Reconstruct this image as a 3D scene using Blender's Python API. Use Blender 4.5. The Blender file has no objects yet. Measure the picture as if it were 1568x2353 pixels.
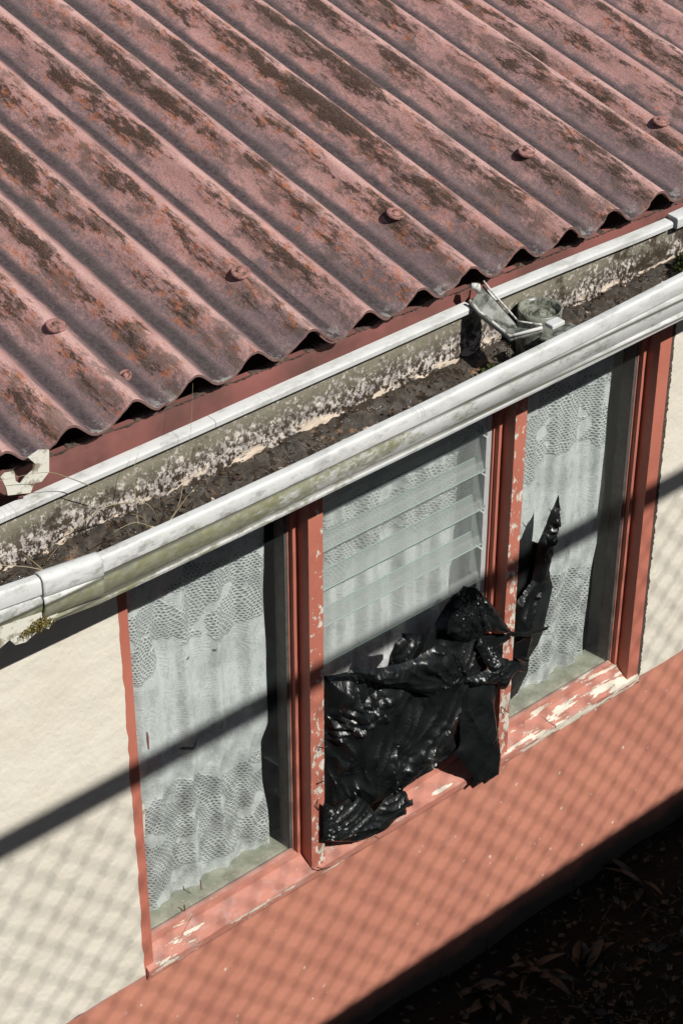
import bpy, bmesh, math, random
from mathutils import Vector, Matrix, noise as mn
from mathutils.geometry import delaunay_2d_cdt

random.seed(7)
S = bpy.context.scene
COL = S.collection
R = math.radians

# ---------------------------------------------------------------- camera
YAW, PIT, DIST, FPX = R(40.396), R(35.455), 4.7, 4908.0
FWD = Vector((math.sin(YAW)*math.cos(PIT), math.cos(YAW)*math.cos(PIT), -math.sin(PIT)))
RGT = Vector((math.cos(YAW), -math.sin(YAW), 0))
UPV = RGT.cross(FWD)
CAM = -DIST*FWD
cd = bpy.data.cameras.new('camera'); cam = bpy.data.objects.new('camera', cd); COL.objects.link(cam)
cd.sensor_fit = 'HORIZONTAL'; cd.sensor_width = 24; cd.lens = FPX/1568*24
cd.clip_start = 0.05; cd.clip_end = 400
cam.matrix_world = Matrix(((RGT.x, UPV.x, -FWD.x, CAM.x), (RGT.y, UPV.y, -FWD.y, CAM.y), (RGT.z, UPV.z, -FWD.z, CAM.z), (0, 0, 0, 1)))
S.camera = cam

# ---------------------------------------------------------------- light
SUN_AZ = R(8.0)                      # towards +x from -y
SUN_T = 1.05                         # rise per metre of -y
sd = Vector((math.tan(SUN_AZ), -1, SUN_T)).normalized()   # towards the sun
w = bpy.data.worlds.new('World'); S.world = w; w.use_nodes = True
nt = w.node_tree; nt.nodes.clear()
sky = nt.nodes.new('ShaderNodeTexSky'); sky.sky_type = 'NISHITA'; sky.sun_disc = False
sky.sun_elevation = math.asin(sd.z); sky.sun_rotation = math.atan2(sd.x, sd.y)
bgn = nt.nodes.new('ShaderNodeBackground'); bgn.inputs[1].default_value = 0.05
wo = nt.nodes.new('ShaderNodeOutputWorld')
nt.links.new(sky.outputs[0], bgn.inputs[0]); nt.links.new(bgn.outputs[0], wo.inputs[0])
ld = bpy.data.lights.new('sun', 'SUN'); ld.energy = 4.9; ld.angle = R(0.30); ld.color = (1.0, 0.965, 0.90)
sun = bpy.data.objects.new('sun', ld); COL.objects.link(sun)
sun.rotation_euler = sd.to_track_quat('Z', 'Y').to_euler(); sun.location = (2, -8, 9)
S.view_settings.view_transform = 'Standard'; S.view_settings.look = 'None'
S.view_settings.exposure = 0.0; S.view_settings.gamma = 1.0; S.view_settings.use_curve_mapping = False
S.render.engine = 'CYCLES'
S.cycles.use_denoising = True
S.cycles.max_bounces = 8; S.cycles.transparent_max_bounces = 24
S.cycles.sample_clamp_indirect = 4; S.cycles.caustics_reflective = False; S.cycles.caustics_refractive = False

# ---------------------------------------------------------------- helpers
def at(px, py, y):                   # a point of the photograph (1568 wide) on the vertical plane at depth y
    d = FWD+(px-784)/FPX*RGT-(py-1176)/FPX*UPV
    return CAM+d*((y-CAM.y)/d.y)
def atz(px, py, z):
    d = FWD+(px-784)/FPX*RGT-(py-1176)/FPX*UPV
    return CAM+d*((z-CAM.z)/d.z)
def ss(a, b, x):
    t = max(0, min(1, (x-a)/(b-a))); return t*t*(3-2*t)

def tag(o, label=None, cat=None, group=None, kind=None):
    if label: o['label'] = label
    if cat: o['category'] = cat
    if group: o['group'] = group
    if kind: o['kind'] = kind
    return o
def empty(name, loc, **k):
    o = bpy.data.objects.new(name, None); COL.objects.link(o); o.location = loc; o.empty_display_size = .05
    return tag(o, **k)
def wloc(o):
    v = Vector(o.location)
    while o.parent: o = o.parent; v = v+Vector(o.location)
    return v
class MB:
    def __init__(s): s.v = []; s.f = []; s.m = []
    def add(s, vs, fs, mi=0):
        n = len(s.v); s.v += [Vector(v) for v in vs]; s.f += [tuple(i+n for i in f) for f in fs]; s.m += [mi]*len(fs); return s
    def box(s, a, b, mi=0):
        x0, y0, z0 = a; x1, y1, z1 = b
        return s.add([(x0,y0,z0),(x1,y0,z0),(x1,y1,z0),(x0,y1,z0),(x0,y0,z1),(x1,y0,z1),(x1,y1,z1),(x0,y1,z1)],
                     [(0,3,2,1),(4,5,6,7),(0,1,5,4),(1,2,6,5),(2,3,7,6),(3,0,4,7)], mi)
    def tube(s, pts, rad, n=6, mi=0, cap=True):
        pts = [Vector(p) for p in pts]; k = len(pts); rr = rad if isinstance(rad, (list, tuple)) else [rad]*k
        base = len(s.v); prev = None
        for i, p in enumerate(pts):
            t = (pts[min(i+1, k-1)]-pts[max(i-1, 0)]).normalized()
            a = Vector((0, 0, 1)) if abs(t.z) < .9 else Vector((1, 0, 0))
            u = t.cross(a).normalized() if prev is None else (prev-t*prev.dot(t)).normalized()
            prev = u; v = t.cross(u)
            for j in range(n):
                an = 2*math.pi*j/n; s.v.append(p+(u*math.cos(an)+v*math.sin(an))*rr[i])
        for i in range(k-1):
            for j in range(n):
                a0 = base+i*n+j; a1 = base+i*n+(j+1) % n; s.f.append((a0, a1, a1+n, a0+n)); s.m.append(mi)
        if cap:
            s.f.append(tuple(base+j for j in range(n))[::-1]); s.f.append(tuple(base+(k-1)*n+j for j in range(n))); s.m += [mi, mi]
        return s
    def sweep(s, prof, xs, fn=None, mi=0, closed=False, caps=False):
        """profile [(y,z)] drawn along x; fn(x,y,z)->Vector"""
        fn = fn or (lambda x, y, z: Vector((x, y, z))); base = len(s.v); n = len(prof)
        for x in xs:
            for (y, z) in prof: s.v.append(fn(x, y, z))
        m = n if closed else n-1
        for i in range(len(xs)-1):
            for j in range(m):
                a = base+i*n+j; b = base+i*n+(j+1) % n
                s.f.append((a, b, b+n, a+n)); s.m.append(mi)
        if caps:
            s.f.append(tuple(base+j for j in range(n))); s.f.append(tuple(base+(len(xs)-1)*n+j for j in range(n))[::-1]); s.m += [mi, mi]
        return s
    def build(s, name, mat, parent=None, smooth=False, bevel=0, sharp=None, **k):
        me = bpy.data.meshes.new(name)
        off = wloc(parent) if parent else Vector((0, 0, 0))
        if not parent and s.v:       # a top-level mesh gets its origin at its base
            lo = [min(v[i] for v in s.v) for i in range(3)]; hi = [max(v[i] for v in s.v) for i in range(3)]
            org = Vector(((lo[0]+hi[0])/2, (lo[1]+hi[1])/2, lo[2])); off = org
        me.from_pydata([tuple(v-off) for v in s.v], [], s.f)
        mats = mat if isinstance(mat, (list, tuple)) else [mat]
        for m_ in mats: me.materials.append(m_)
        me.polygons.foreach_set('material_index', s.m)
        me.polygons.foreach_set('use_smooth', [smooth]*len(me.polygons))
        me.update()
        if sharp: me.set_sharp_from_angle(angle=R(sharp))
        o = bpy.data.objects.new(name, me); COL.objects.link(o)
        if parent: o.parent = parent
        else: o.location = off
        if bevel:
            b = o.modifiers.new('bevel', 'BEVEL'); b.width = bevel; b.segments = 2; b.limit_method = 'ANGLE'
        return tag(o, **k)
def frange(a, b, st):
    n = max(1, int(round((b-a)/st))); return [a+(b-a)*i/n for i in range(n+1)]

# ---------------------------------------------------------------- material helper
class N:
    def __init__(s, name):
        s.mat = bpy.data.materials.new(name); s.mat.use_nodes = True; s.t = s.mat.node_tree; s.t.nodes.clear()
        s.out = s.t.nodes.new('ShaderNodeOutputMaterial'); g = s.t.nodes.new('ShaderNodeNewGeometry'); s.pos = g.outputs['Position']
        s.nrm = g.outputs['Normal']
    def nd(s, ty, **k):
        n = s.t.nodes.new(ty)
        for a, b in k.items(): setattr(n, a, b)
        return n
    def put(s, sock, v):
        if isinstance(v, bpy.types.NodeSocket): s.t.links.new(v, sock)
        elif v is not None:
            if isinstance(v, (tuple, list)) and len(v) == 3 and sock.type == 'RGBA': v = (*v, 1)
            sock.default_value = v
    def m(s, op, a, b=None, c=None, clamp=False):
        n = s.nd('ShaderNodeMath', operation=op, use_clamp=clamp); s.put(n.inputs[0], a); s.put(n.inputs[1], b)
        if c is not None: s.put(n.inputs[2], c)
        return n.outputs[0]
    def map(s, sc=(1, 1, 1), loc=(0, 0, 0), rot=(0, 0, 0), v=None):
        n = s.nd('ShaderNodeMapping'); s.put(n.inputs[0], v or s.pos); n.inputs['Location'].default_value = loc
        n.inputs['Rotation'].default_value = rot; n.inputs['Scale'].default_value = sc; return n.outputs[0]
    def noise(s, scale, detail=4, rough=.55, v=None, dist=0):
        n = s.nd('ShaderNodeTexNoise'); s.put(n.inputs['Vector'], v or s.pos); n.inputs['Scale'].default_value = scale
        n.inputs['Detail'].default_value = detail; n.inputs['Roughness'].default_value = rough; n.inputs['Distortion'].default_value = dist
        return n.outputs['Fac']
    def noisec(s, scale, detail=2, v=None):
        n = s.nd('ShaderNodeTexNoise'); s.put(n.inputs['Vector'], v or s.pos); n.inputs['Scale'].default_value = scale
        n.inputs['Detail'].default_value = detail; return n.outputs['Color']
    def voro(s, scale, feature='F1', v=None, rnd=1.0, out='Distance', dims='3D'):
        n = s.nd('ShaderNodeTexVoronoi', feature=feature, voronoi_dimensions=dims); s.put(n.inputs['Vector'], v or s.pos)
        n.inputs['Scale'].default_value = scale; n.inputs['Randomness'].default_value = rnd; return n.outputs[out]
    def xyz(s, v=None):
        n = s.nd('ShaderNodeSeparateXYZ'); s.put(n.inputs[0], v or s.pos); return n.outputs
    def comb(s, x, y, z):
        n = s.nd('ShaderNodeCombineXYZ'); s.put(n.inputs[0], x); s.put(n.inputs[1], y); s.put(n.inputs[2], z); return n.outputs[0]
    def st(s, a, b, x):              # smoothstep from a to b
        n = s.nd('ShaderNodeMapRange', interpolation_type='SMOOTHSTEP'); s.put(n.inputs[0], x)
        if a > b: n.inputs[1].default_value = b; n.inputs[2].default_value = a; n.inputs[3].default_value = 1; n.inputs[4].default_value = 0
        else: n.inputs[1].default_value = a; n.inputs[2].default_value = b
        return n.outputs[0]
    def mix(s, f, a, b, bt='MIX'):
        n = s.nd('ShaderNodeMix', data_type='RGBA', blend_type=bt); s.put(n.inputs[0], f); s.put(n.inputs[6], a); s.put(n.inputs[7], b); return n.outputs[2]
    def bump(s, h, st=.3, d=.002, n0=None):
        n = s.nd('ShaderNodeBump'); n.inputs['Strength'].default_value = st; n.inputs['Distance'].default_value = d
        s.put(n.inputs['Height'], h)
        if n0: s.put(n.inputs['Normal'], n0)
        return n.outputs[0]
    def pbr(s, col, rough=.6, spec=.5, bump=None, coat=0, metal=0, **k):
        p = s.nd('ShaderNodeBsdfPrincipled'); s.put(p.inputs['Base Color'], col); s.put(p.inputs['Roughness'], rough)
        p.inputs['Specular IOR Level'].default_value = spec; p.inputs['Metallic'].default_value = metal; p.inputs['Coat Weight'].default_value = coat
        if bump: s.put(p.inputs['Normal'], bump)
        for a, b in k.items(): s.put(p.inputs[a.replace('_', ' ')], b)
        return p.outputs[0]
    def mixs(s, f, a, b):
        n = s.nd('ShaderNodeMixShader'); s.put(n.inputs[0], f); s.put(n.inputs[1], a); s.put(n.inputs[2], b); return n.outputs[0]
    def done(s, sh): s.t.links.new(sh, s.out.inputs[0]); return s.mat

M = {}
P, X0, AMP = .142, -.765, .0230      # corrugation pitch, a crest, half height
RS = math.tan(R(9.9))                # roof slope
EY, EZ, TX = -.142, .577, -.030                 # eave line of the sheets

def mats():
    # cream render
    n = N('cream_render')
    a = n.noise(5, 4, .6); b = n.noise(90, 5, .65, v=n.map((1, 1, .75), rot=(0, R(25), 0))); c = n.noise(350, 3, .6)
    col = n.mix(n.st(.3, .75, a), (.76, .715, .62), (.70, .65, .55))
    spk = n.st(.030, .020, n.voro(16, v=n.map((1, 1, .6)))); spk = n.m('MULTIPLY', spk, n.st(.5, .6, n.noise(3, 2)))
    col = n.mix(n.m('MULTIPLY', spk, .7), col, (.24, .19, .13))
    und = n.noise(17, 2, .5)
    col = n.mix(n.m('MULTIPLY', n.st(.55, .8, n.noise(2.2, 3)), .25), col, (.58, .54, .45))
    bp = n.bump(und, .35, .012); bp = n.bump(b, .55, .0035, bp); bp = n.bump(c, .35, .001, bp)
    M['cream'] = n.done(n.pbr(col, .85, .25, bp))
    # terracotta paint (wall and joinery), peeling to cream undercoat
    def paint(name, base, base2, peel, mode, dirt=.0, rough=.6):
        n = N(name); X, Y, Z = n.xyz()
        a = n.noise(4, 4, .6); f = n.noise(260, 3, .6); g = n.noise(38, 4, .6)
        col = n.mix(n.st(.35, .7, a), base, base2)
        col = n.mix(n.m('MULTIPLY', n.st(.55, .75, n.noise(22, 5, .7)), .25), col, tuple(min(1, c*1.25+.02) for c in base))
        bp = n.bump(f, .2, .0008); bp = n.bump(g, .25, .0015, bp)
        if mode == 'plinth':
            z1 = n.m('MULTIPLY', n.st(-1.075, -1.045, Z), n.st(.46, .6, n.noise(9, 4, .7, v=n.map((1, 1, 2.5)))))
            col = n.mix(n.m('MULTIPLY', z1, .65), col, (.44, .28, .26))
            sp = n.st(.15, .10, n.voro(30, v=n.map((1, 1, .8), rot=(0, R(30), 0))))
            sp = n.m('MULTIPLY', sp, n.st(.50, .60, n.noise(11, 3, .6)))
            col = n.mix(sp, col, (.70, .62, .52))
            sm = n.m('MULTIPLY', n.st(.62, .78, n.noise(6, 5, .7, v=n.map((1, 1, 1), loc=(3, 0, 0)))), .5)
            col = n.mix(sm, col, (.40, .30, .30))
            run = n.m('MULTIPLY', n.st(.56, .72, n.noise(11, 5, .7, v=n.map((1, 1, .12), loc=(6, 0, 0)))), n.st(-1.50, -1.08, Z)); col = n.mix(n.m('MULTIPLY', run, .30), col, (.36, .20, .16))
            hc = n.st(.010, .003, n.voro(4.2, 'DISTANCE_TO_EDGE', v=n.map((1, 1, .8), rot=(0, .4, 0), loc=(.3, 0, .2)))); hc = n.m('MULTIPLY', hc, n.st(.66, .70, n.noise(3.4, 4, .6, v=n.map(loc=(1, 2, 3))))); col = n.mix(n.m('MULTIPLY', hc, .4), col, (.25, .10, .07))
            bp = n.bump(n.noise(14, 3), .3, .010, bp)
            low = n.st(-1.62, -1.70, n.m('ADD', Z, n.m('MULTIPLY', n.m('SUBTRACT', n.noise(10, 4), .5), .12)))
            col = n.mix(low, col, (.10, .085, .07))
        if mode == 'face':              # right-hand edges of the posts
            pk = n.noise(62, 6, .68, v=n.map((1.2, 1, .6))); big = n.noise(7, 3, .5)
            xr = n.m('SUBTRACT', X, n.m('MULTIPLY', n.st(.2, .8, X), .623))   # fold the second post on the first
            e = n.st(-.095, -.058, xr); low = n.st(.0, -.75, Z)
            thr = n.m('SUBTRACT', n.m('ADD', n.m('MULTIPLY', e, .062), n.m('MULTIPLY', low, .085)), n.m('MULTIPLY', n.st(.4, .75, big), -.06))
            pm = n.st(.665, .675, n.m('ADD', pk, thr))
            pm = n.m('MULTIPLY', pm, n.st(-.0005, -.0035, Y)); pm = n.m('MULTIPLY', pm, n.st(.97, .95, X))
            col = n.mix(pm, col, (.68, .62, .53)); bp = n.bump(n.m('SUBTRACT', 1, pm), .5, .0012, bp)
            sp = n.m('MULTIPLY', n.st(.06, .04, n.voro(55)), n.st(.58, .64, n.noise(18, 3)))
            col = n.mix(sp, col, (.66, .57, .48))
        if mode == 'sill':
            v = n.map((.24, 1, 1.5)); pk = n.noise(40, 7, .70, v=v); big = n.noise(6, 3, .5)
            rgt = n.m('MULTIPLY', n.st(.56, .66, X), .095)
            band = n.m('ADD', n.st(.024, .012, Y), n.m('MULTIPLY', n.st(-.004, .006, Y), -.25))
            mid = n.m('MULTIPLY', n.m('SUBTRACT', 1, n.m('MULTIPLY', n.st(-.03, .02, X), n.st(.56, .5, X))), .03)
            thr = n.m('ADD', n.m('ADD', rgt, mid), n.m('MULTIPLY', band, .05))
            thr = n.m('ADD', thr, n.m('MULTIPLY', n.m('SUBTRACT', big, .5), .16))
            pm = n.st(.65, .658, n.m('ADD', pk, thr))
            col = n.mix(n.m('MULTIPLY', n.st(.5, .7, n.noise(20, 4, .7)), .5), col, (.50, .34, .31))
            col = n.mix(pm, col, (.72, .66, .55)); bp = n.bump(n.m('SUBTRACT', 1, pm), .6, .0014, bp)
            cr = n.st(.012, .004, n.voro(9, 'DISTANCE_TO_EDGE', v=n.map((.5, 1, 2), loc=(.3, 0, 0)))); cr = n.m('MULTIPLY', cr, n.st(.56, .62, n.noise(5, 2, v=n.map(loc=(4, 1, 0)))))
            col = n.mix(cr, col, (.16, .07, .05))
            dk = n.m('MULTIPLY', n.st(.040, .052, Y), .75); col = n.mix(dk, col, (.22, .16, .14))
        return n.done(n.pbr(col, rough, .35, bp))
    M['plinth'] = paint('terracotta_masonry_paint', (.585, .245, .170), (.51, .208, .146), 0, 'plinth', rough=.7)
    M['frame'] = paint('terracotta_joinery_paint', (.52, .182, .128), (.45, .150, .106), 0, 'face', rough=.5)
    M['sill'] = paint('terracotta_sill_paint', (.50, .205, .15), (.43, .175, .13), 0, 'sill', rough=.6)
    M['fascia'] = paint('dull_red_fascia_paint', (.29, .112, .098), (.13, .065, .055), 0, '', rough=.7)
    # corrugated asbestos cement
    n = N('weathered_corrugated_cement'); X, Y, Z = n.xyz()
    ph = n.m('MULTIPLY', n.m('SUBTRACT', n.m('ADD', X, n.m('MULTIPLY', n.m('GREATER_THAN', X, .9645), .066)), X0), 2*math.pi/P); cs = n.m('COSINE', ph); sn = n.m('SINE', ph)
    sl = n.map((1, .42, .42)); s2 = n.map((1.1, .5, .5), loc=(5, 2, 0)); s3 = n.map((1, .7, .7), loc=(1, 8, 3))
    f = n.noise(300, 3, .75); g = n.noise(110, 5, .72); md = n.noise(24, 7, .72, v=sl); big = n.noise(5, 4, .6, v=sl)
    pink = n.mix(n.st(.3, .7, n.noise(8, 5, .65, v=s3)), (.54, .315, .285), (.42, .24, .218))
    dust = n.mix(n.st(.3, .7, g), (.235, .175, .172), (.15, .115, .12))
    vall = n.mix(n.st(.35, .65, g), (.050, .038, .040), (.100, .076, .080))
    tt = n.m('ADD', n.m('MULTIPLY', cs, -.34), n.m('MULTIPLY', n.m('SUBTRACT', md, .5), 1.5))
    tt = n.m('ADD', tt, n.m('MULTIPLY', n.m('SUBTRACT', big, .5), 1.3)); tt = n.m('ADD', tt, n.m('MULTIPLY', n.st(.30, -.12, Y), .34))
    tt = n.m('ADD', tt, n.m('MULTIPLY', n.m('SUBTRACT', g, .5), .7))
    col = n.mix(n.m('MULTIPLY', n.st(-.10, .36, tt), .90), pink, dust)
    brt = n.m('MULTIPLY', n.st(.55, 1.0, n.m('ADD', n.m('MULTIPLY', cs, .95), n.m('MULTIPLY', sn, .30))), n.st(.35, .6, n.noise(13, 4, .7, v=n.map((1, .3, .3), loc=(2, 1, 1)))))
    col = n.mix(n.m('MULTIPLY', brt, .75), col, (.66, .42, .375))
    # algae on the shaded side of each crest, rusty lichen round it
    win = n.m('ADD', n.m('MULTIPLY', cs, .55), n.m('MULTIPLY', sn, -.65))
    al = n.noise(19, 10, .80, v=n.map((1.9, .34, .34), loc=(5, 2, 0))); ab = n.noise(3.2, 3, .5, v=n.map((2.4, .9, .9), loc=(1, 7, 3)))
    av = n.m('ADD', n.m('ADD', al, n.m('MULTIPLY', win, .17)), n.m('MULTIPLY', n.m('SUBTRACT', ab, .5), .30))
    av = n.m('SUBTRACT', av, n.m('MULTIPLY', n.st(.10, -.12, Y), .05))
    al2 = n.st(.565, .655, n.m('ADD', n.m('ADD', n.noise(26, 7, .75, v=n.map((1.4, .38, .38), loc=(3, 3, 9))), n.m('MULTIPLY', win, .12)), n.m('MULTIPLY', n.m('SUBTRACT', ab, .5), .22)))
    rn = n.noise(11, 3, .6, v=n.map((1, .5, .5), loc=(9, 0, 0)))
    rs = n.st(.48, .60, n.noise(60, 5, .75, v=s3))
    ring = n.m('MULTIPLY', n.st(.52, .61, av), n.st(.43, .60, n.m('ADD', rn, n.m('MULTIPLY', n.st(.7, -.7, X), .13))))
    col = n.mix(n.m('MULTIPLY', n.m('MULTIPLY', ring, rs), .85), col, n.mix(g, (.55, .21, .09), (.36, .115, .055)))
    col = n.mix(n.m('MULTIPLY', al2, .62), col, n.mix(g, (.095, .075, .055), (.13, .095, .08)))
    alg = n.st(.612, .685, av)
    col = n.mix(n.m('MULTIPLY', alg, .92), col, n.mix(n.st(.40, .62, f), (.040, .031, .025), (.105, .066, .045)))
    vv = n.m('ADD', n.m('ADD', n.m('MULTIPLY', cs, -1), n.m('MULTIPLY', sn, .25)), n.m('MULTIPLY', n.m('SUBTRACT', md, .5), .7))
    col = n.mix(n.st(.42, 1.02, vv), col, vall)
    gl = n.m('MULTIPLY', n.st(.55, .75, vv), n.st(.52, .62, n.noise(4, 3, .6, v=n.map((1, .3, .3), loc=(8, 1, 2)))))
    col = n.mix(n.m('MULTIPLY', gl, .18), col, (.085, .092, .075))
    lich = n.m('MULTIPLY', n.st(.50, .60, n.noise(40, 4, .7, v=n.map(loc=(0, 3, 0)))), n.m('MULTIPLY', n.st(-.09, -.138, Y), n.st(.1, -.8, cs)))
    col = n.mix(n.m('MULTIPLY', lich, .75), col, (.36, .35, .32))
    col = n.mix(.55, col, n.mix(n.st(.3, .7, f), (.56, .55, .57), (1.24, 1.22, 1.24)), 'MULTIPLY')
    bp = n.bump(n.m('ADD', n.m('MULTIPLY', f, .6), g), .6, .0018); bp = n.bump(av, .6, .007, bp)
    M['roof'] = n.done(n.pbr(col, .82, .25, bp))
    n = N('sheet_edge_cement'); f = n.noise(120, 4)
    M['sheetedge'] = n.done(n.pbr(n.mix(f, (.15, .09, .085), (.30, .17, .15)), .85, .2, n.bump(f, .4, .001)))
    n = N('painted_steel_washer'); f = n.noise(90, 4, .7)
    col = n.mix(n.st(.45, .6, f), (.34, .17, .15), (.12, .07, .05)); M['washer'] = n.done(n.pbr(col, .6, .4, n.bump(f, .4, .001)))
    # white pvc gutter with streaks and algae
    n = N('stained_white_gutter'); X, Y, Z = n.xyz()
    st_ = n.noise(30, 6, .72, v=n.map((.5, 1, 1))); fn = n.noise(150, 4, .7, v=n.map((.6, 1, 1)))
    left = n.st(.30, -.85, X)
    lowz = n.st(.431, .415, Z)
    col = n.mix(n.m('MULTIPLY', n.st(.44, .68, st_), .62), (.64, .65, .64), (.36, .37, .35))
    am = n.m('ADD', st_, n.m('ADD', n.m('MULTIPLY', left, .36), n.m('MULTIPLY', n.m('SUBTRACT', fn, .5), .5)))
    am = n.m('ADD', n.m('SUBTRACT', am, n.m('MULTIPLY', n.m('SUBTRACT', 1, lowz), .24)), .02)
    bw_ = n.m('MULTIPLY', n.st(.366, .374, Z), n.st(.428, .419, Z)); am = n.m('ADD', am, n.m('MULTIPLY', n.m('SUBTRACT', bw_, .75), .13))
    col = n.mix(n.m('MULTIPLY', n.st(.60, .82, am), .85), col, n.mix(n.st(.4, .6, n.noise(60, 3)), (.20, .20, .075), (.27, .27, .17)))
    gm = n.m('ADD', n.noise(33, 6, .75, v=n.map((.45, 1, 1), loc=(4, 4, 4))), n.m('MULTIPLY', left, .10))
    gm = n.m('MULTIPLY', n.st(.60, .70, gm), n.st(.452, .444, Z)); col = n.mix(n.m('MULTIPLY', gm, .6), col, (.22, .22, .20))
    # the two grooves are coloured darker than the bands
    gz = n.m('MAXIMUM', n.st(.007, .0, n.m('ABSOLUTE', n.m('SUBTRACT', Z, .4196))), n.st(.005, .0, n.m('ABSOLUTE', n.m('SUBTRACT', Z, .3670))))
    col = n.mix(n.m('MULTIPLY', gz, n.st(-.300, -.305, Y)), col, (.1, .1, .08))
    sp = n.m('MULTIPLY', n.st(.10, .05, n.voro(60)), n.st(.55, .62, n.noise(14, 3))); col = n.mix(n.m('MULTIPLY', sp, .7), col, (.10, .10, .09))
    mt = n.m('MULTIPLY', n.st(.52, .70, n.noise(48, 6, .78, v=n.map((.5, 1, 1)))), n.st(.35, -.5, X)); col = n.mix(n.m('MULTIPLY', n.m('MULTIPLY', mt, n.st(.452, .443, Z)), .55), col, (.16, .165, .13))
    hl = n.voro(1, 'DISTANCE_TO_EDGE', v=n.comb(n.m('ADD', n.m('MULTIPLY', X, 17), n.m('MULTIPLY', n.noise(30, 3), .5)), 0.0, 0.0))
    hl = n.m('MULTIPLY', n.m('MULTIPLY', n.st(.012, .004, hl), n.st(.56, .66, n.noise(9, 3))), n.st(.43, .44, Z)); col = n.mix(n.m('MULTIPLY', hl, .3), col, (.08, .08, .07))
    M['gutter'] = n.done(n.pbr(col, .42, .45, n.bump(fn, .15, .001)))
    # inside of the gutter: silt, lichen, flaking
    n = N('lichened_gutter_lining'); X, Y, Z = n.xyz()
    t = n.m('DIVIDE', n.m('SUBTRACT', Z, .345), .135)
    zz = n.m('ADD', t, n.m('MULTIPLY', n.m('SUBTRACT', n.noise(7, 4, .6), .5), .5))
    sp = n.noise(95, 5, .75, v=n.map((1, 1, .8))); sp2 = n.noise(33, 5, .7)
    wh = n.m('SUBTRACT', n.m('ADD', sp, n.m('MULTIPLY', n.m('SUBTRACT', sp2, .5), .35)), n.m('MULTIPLY', n.m('ABSOLUTE', n.m('SUBTRACT', zz, .42)), .19))
    base = n.mix(n.st(.35, .95, zz), (.045, .030, .020), n.mix(n.noise(50, 4), (.19, .175, .125), (.30, .28, .22)))
    col = n.mix(n.st(.45, .54, wh), base, n.mix(n.st(.4, .6, n.noise(70, 2)), (.66, .60, .54), (.40, .36, .35)))
    dk = n.m('MULTIPLY', n.st(.54, .66, n.m('ADD', n.noise(13, 5, .7, v=n.map(loc=(2, 0, 5))), n.m('MULTIPLY', n.st(.5, 1.0, X), .13))), .9)
    col = n.mix(dk, col, (.05, .036, .022))
    fl = n.m('MULTIPLY', n.st(.515, .54, n.noise(24, 4, .6, v=n.map((.7, 1, 1.4), loc=(7, 7, 1)))), n.m('MULTIPLY', n.st(.42, .25, t), n.st(-.35, -.2, t)))
    col = n.mix(fl, col, (.74, .62, .50))
    orr = n.m('MULTIPLY', n.st(.06, .0, n.m('ABSOLUTE', n.m('SUBTRACT', zz, .10))), n.st(.48, .6, n.noise(16, 3))); col = n.mix(n.m('MULTIPLY', orr, .8), col, (.42, .19, .08))
    M['lining'] = n.done(n.pbr(col, .8, .3, n.bump(n.m('ADD', sp, n.m('MULTIPLY', fl, .5)), .8, .004)))
    n = N('wet_silt'); a = n.noise(55, 6, .7); b = n.noise(16, 5, .7)
    col = n.mix(n.st(.35, .7, a), (.016, .012, .008), (.062, .044, .028)); col = n.mix(n.m('MULTIPLY', n.st(.60, .68, b), .75), col, (.34, .18, .09))
    col = n.mix(n.st(.66, .69, n.noise(40, 4, .7, v=n.map(loc=(3, 9, 1)))), col, (.6, .48, .38))
    M['silt'] = n.done(n.pbr(col, n.st(.36, .62, n.noise(30, 3)), .8, n.bump(a, .9, .008)))
    n = N('moss'); a = n.noise(160, 4, .7); M['moss'] = n.done(n.pbr(n.mix(a, (.02, .025, .008), (.10, .12, .03)), .95, .1, n.bump(a, 1, .006)))
    n = N('brown_moss'); a = n.noise(120, 4, .7); M['moss2'] = n.done(n.pbr(n.mix(n.st(.35, .65, a), (.10, .065, .012), (.30, .26, .10)), .95, .1, n.bump(a, 1, .006)))
    n = N('leaf_litter'); a = n.noise(40, 2); M['litter'] = n.done(n.pbr(n.mix(a, (.02, .014, .010), (.10, .062, .040)), .7, .4))
    n = N('dry_grass'); a = n.noise(30, 2); M['straw'] = n.done(n.pbr(n.mix(a, (.38, .31, .21), (.24, .22, .12)), .7, .3))
    n = N('bracket_paint'); a = n.noise(45, 5, .7); col = n.mix(n.st(.50, .62, a), (.62, .62, .58), (.12, .11, .085)); M['bracket'] = n.done(n.pbr(col, .5, .5, n.bump(a, .4, .002)))
    n = N('grimy_bracket_web'); a = n.noise(40, 5, .7); col = n.mix(n.st(.42, .6, a), (.20, .21, .19), (.05, .055, .04)); M['web'] = n.done(n.pbr(col, .45, .5, n.bump(a, .4, .002)))
    n = N('old_white_plastic'); a = n.noise(30, 5, .7); col = n.mix(n.st(.52, .64, a), (.70, .68, .60), (.30, .27, .20)); M['oldwhite'] = n.done(n.pbr(col, .5, .4, n.bump(a, .4, .002)))
    n = N('outlet_plastic'); a = n.noise(50, 5, .7); col = n.mix(n.st(.45, .6, a), (.23, .24, .20), (.06, .062, .045)); M['outlet'] = n.done(n.pbr(col, .35, .5))
    # glass
    def glass(name, tint, dust, refl=1.0, band=False):
        n = N(name); gi = n.nd('ShaderNodeNewGeometry'); dp = n.nd('ShaderNodeVectorMath', operation='DOT_PRODUCT'); n.put(dp.inputs[0], gi.outputs['Incoming']); n.put(dp.inputs[1], gi.outputs['Normal'])
        fr = n.m('ADD', .03, n.m('MULTIPLY', .9, n.m('POWER', n.m('SUBTRACT', 1, n.m('ABSOLUTE', dp.outputs['Value'])), 5)))
        tr = n.nd('ShaderNodeBsdfTransparent'); tr.inputs[0].default_value = (*tint, 1)
        gl = n.nd('ShaderNodeBsdfGlossy'); gl.inputs['Roughness'].default_value = .03
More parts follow.
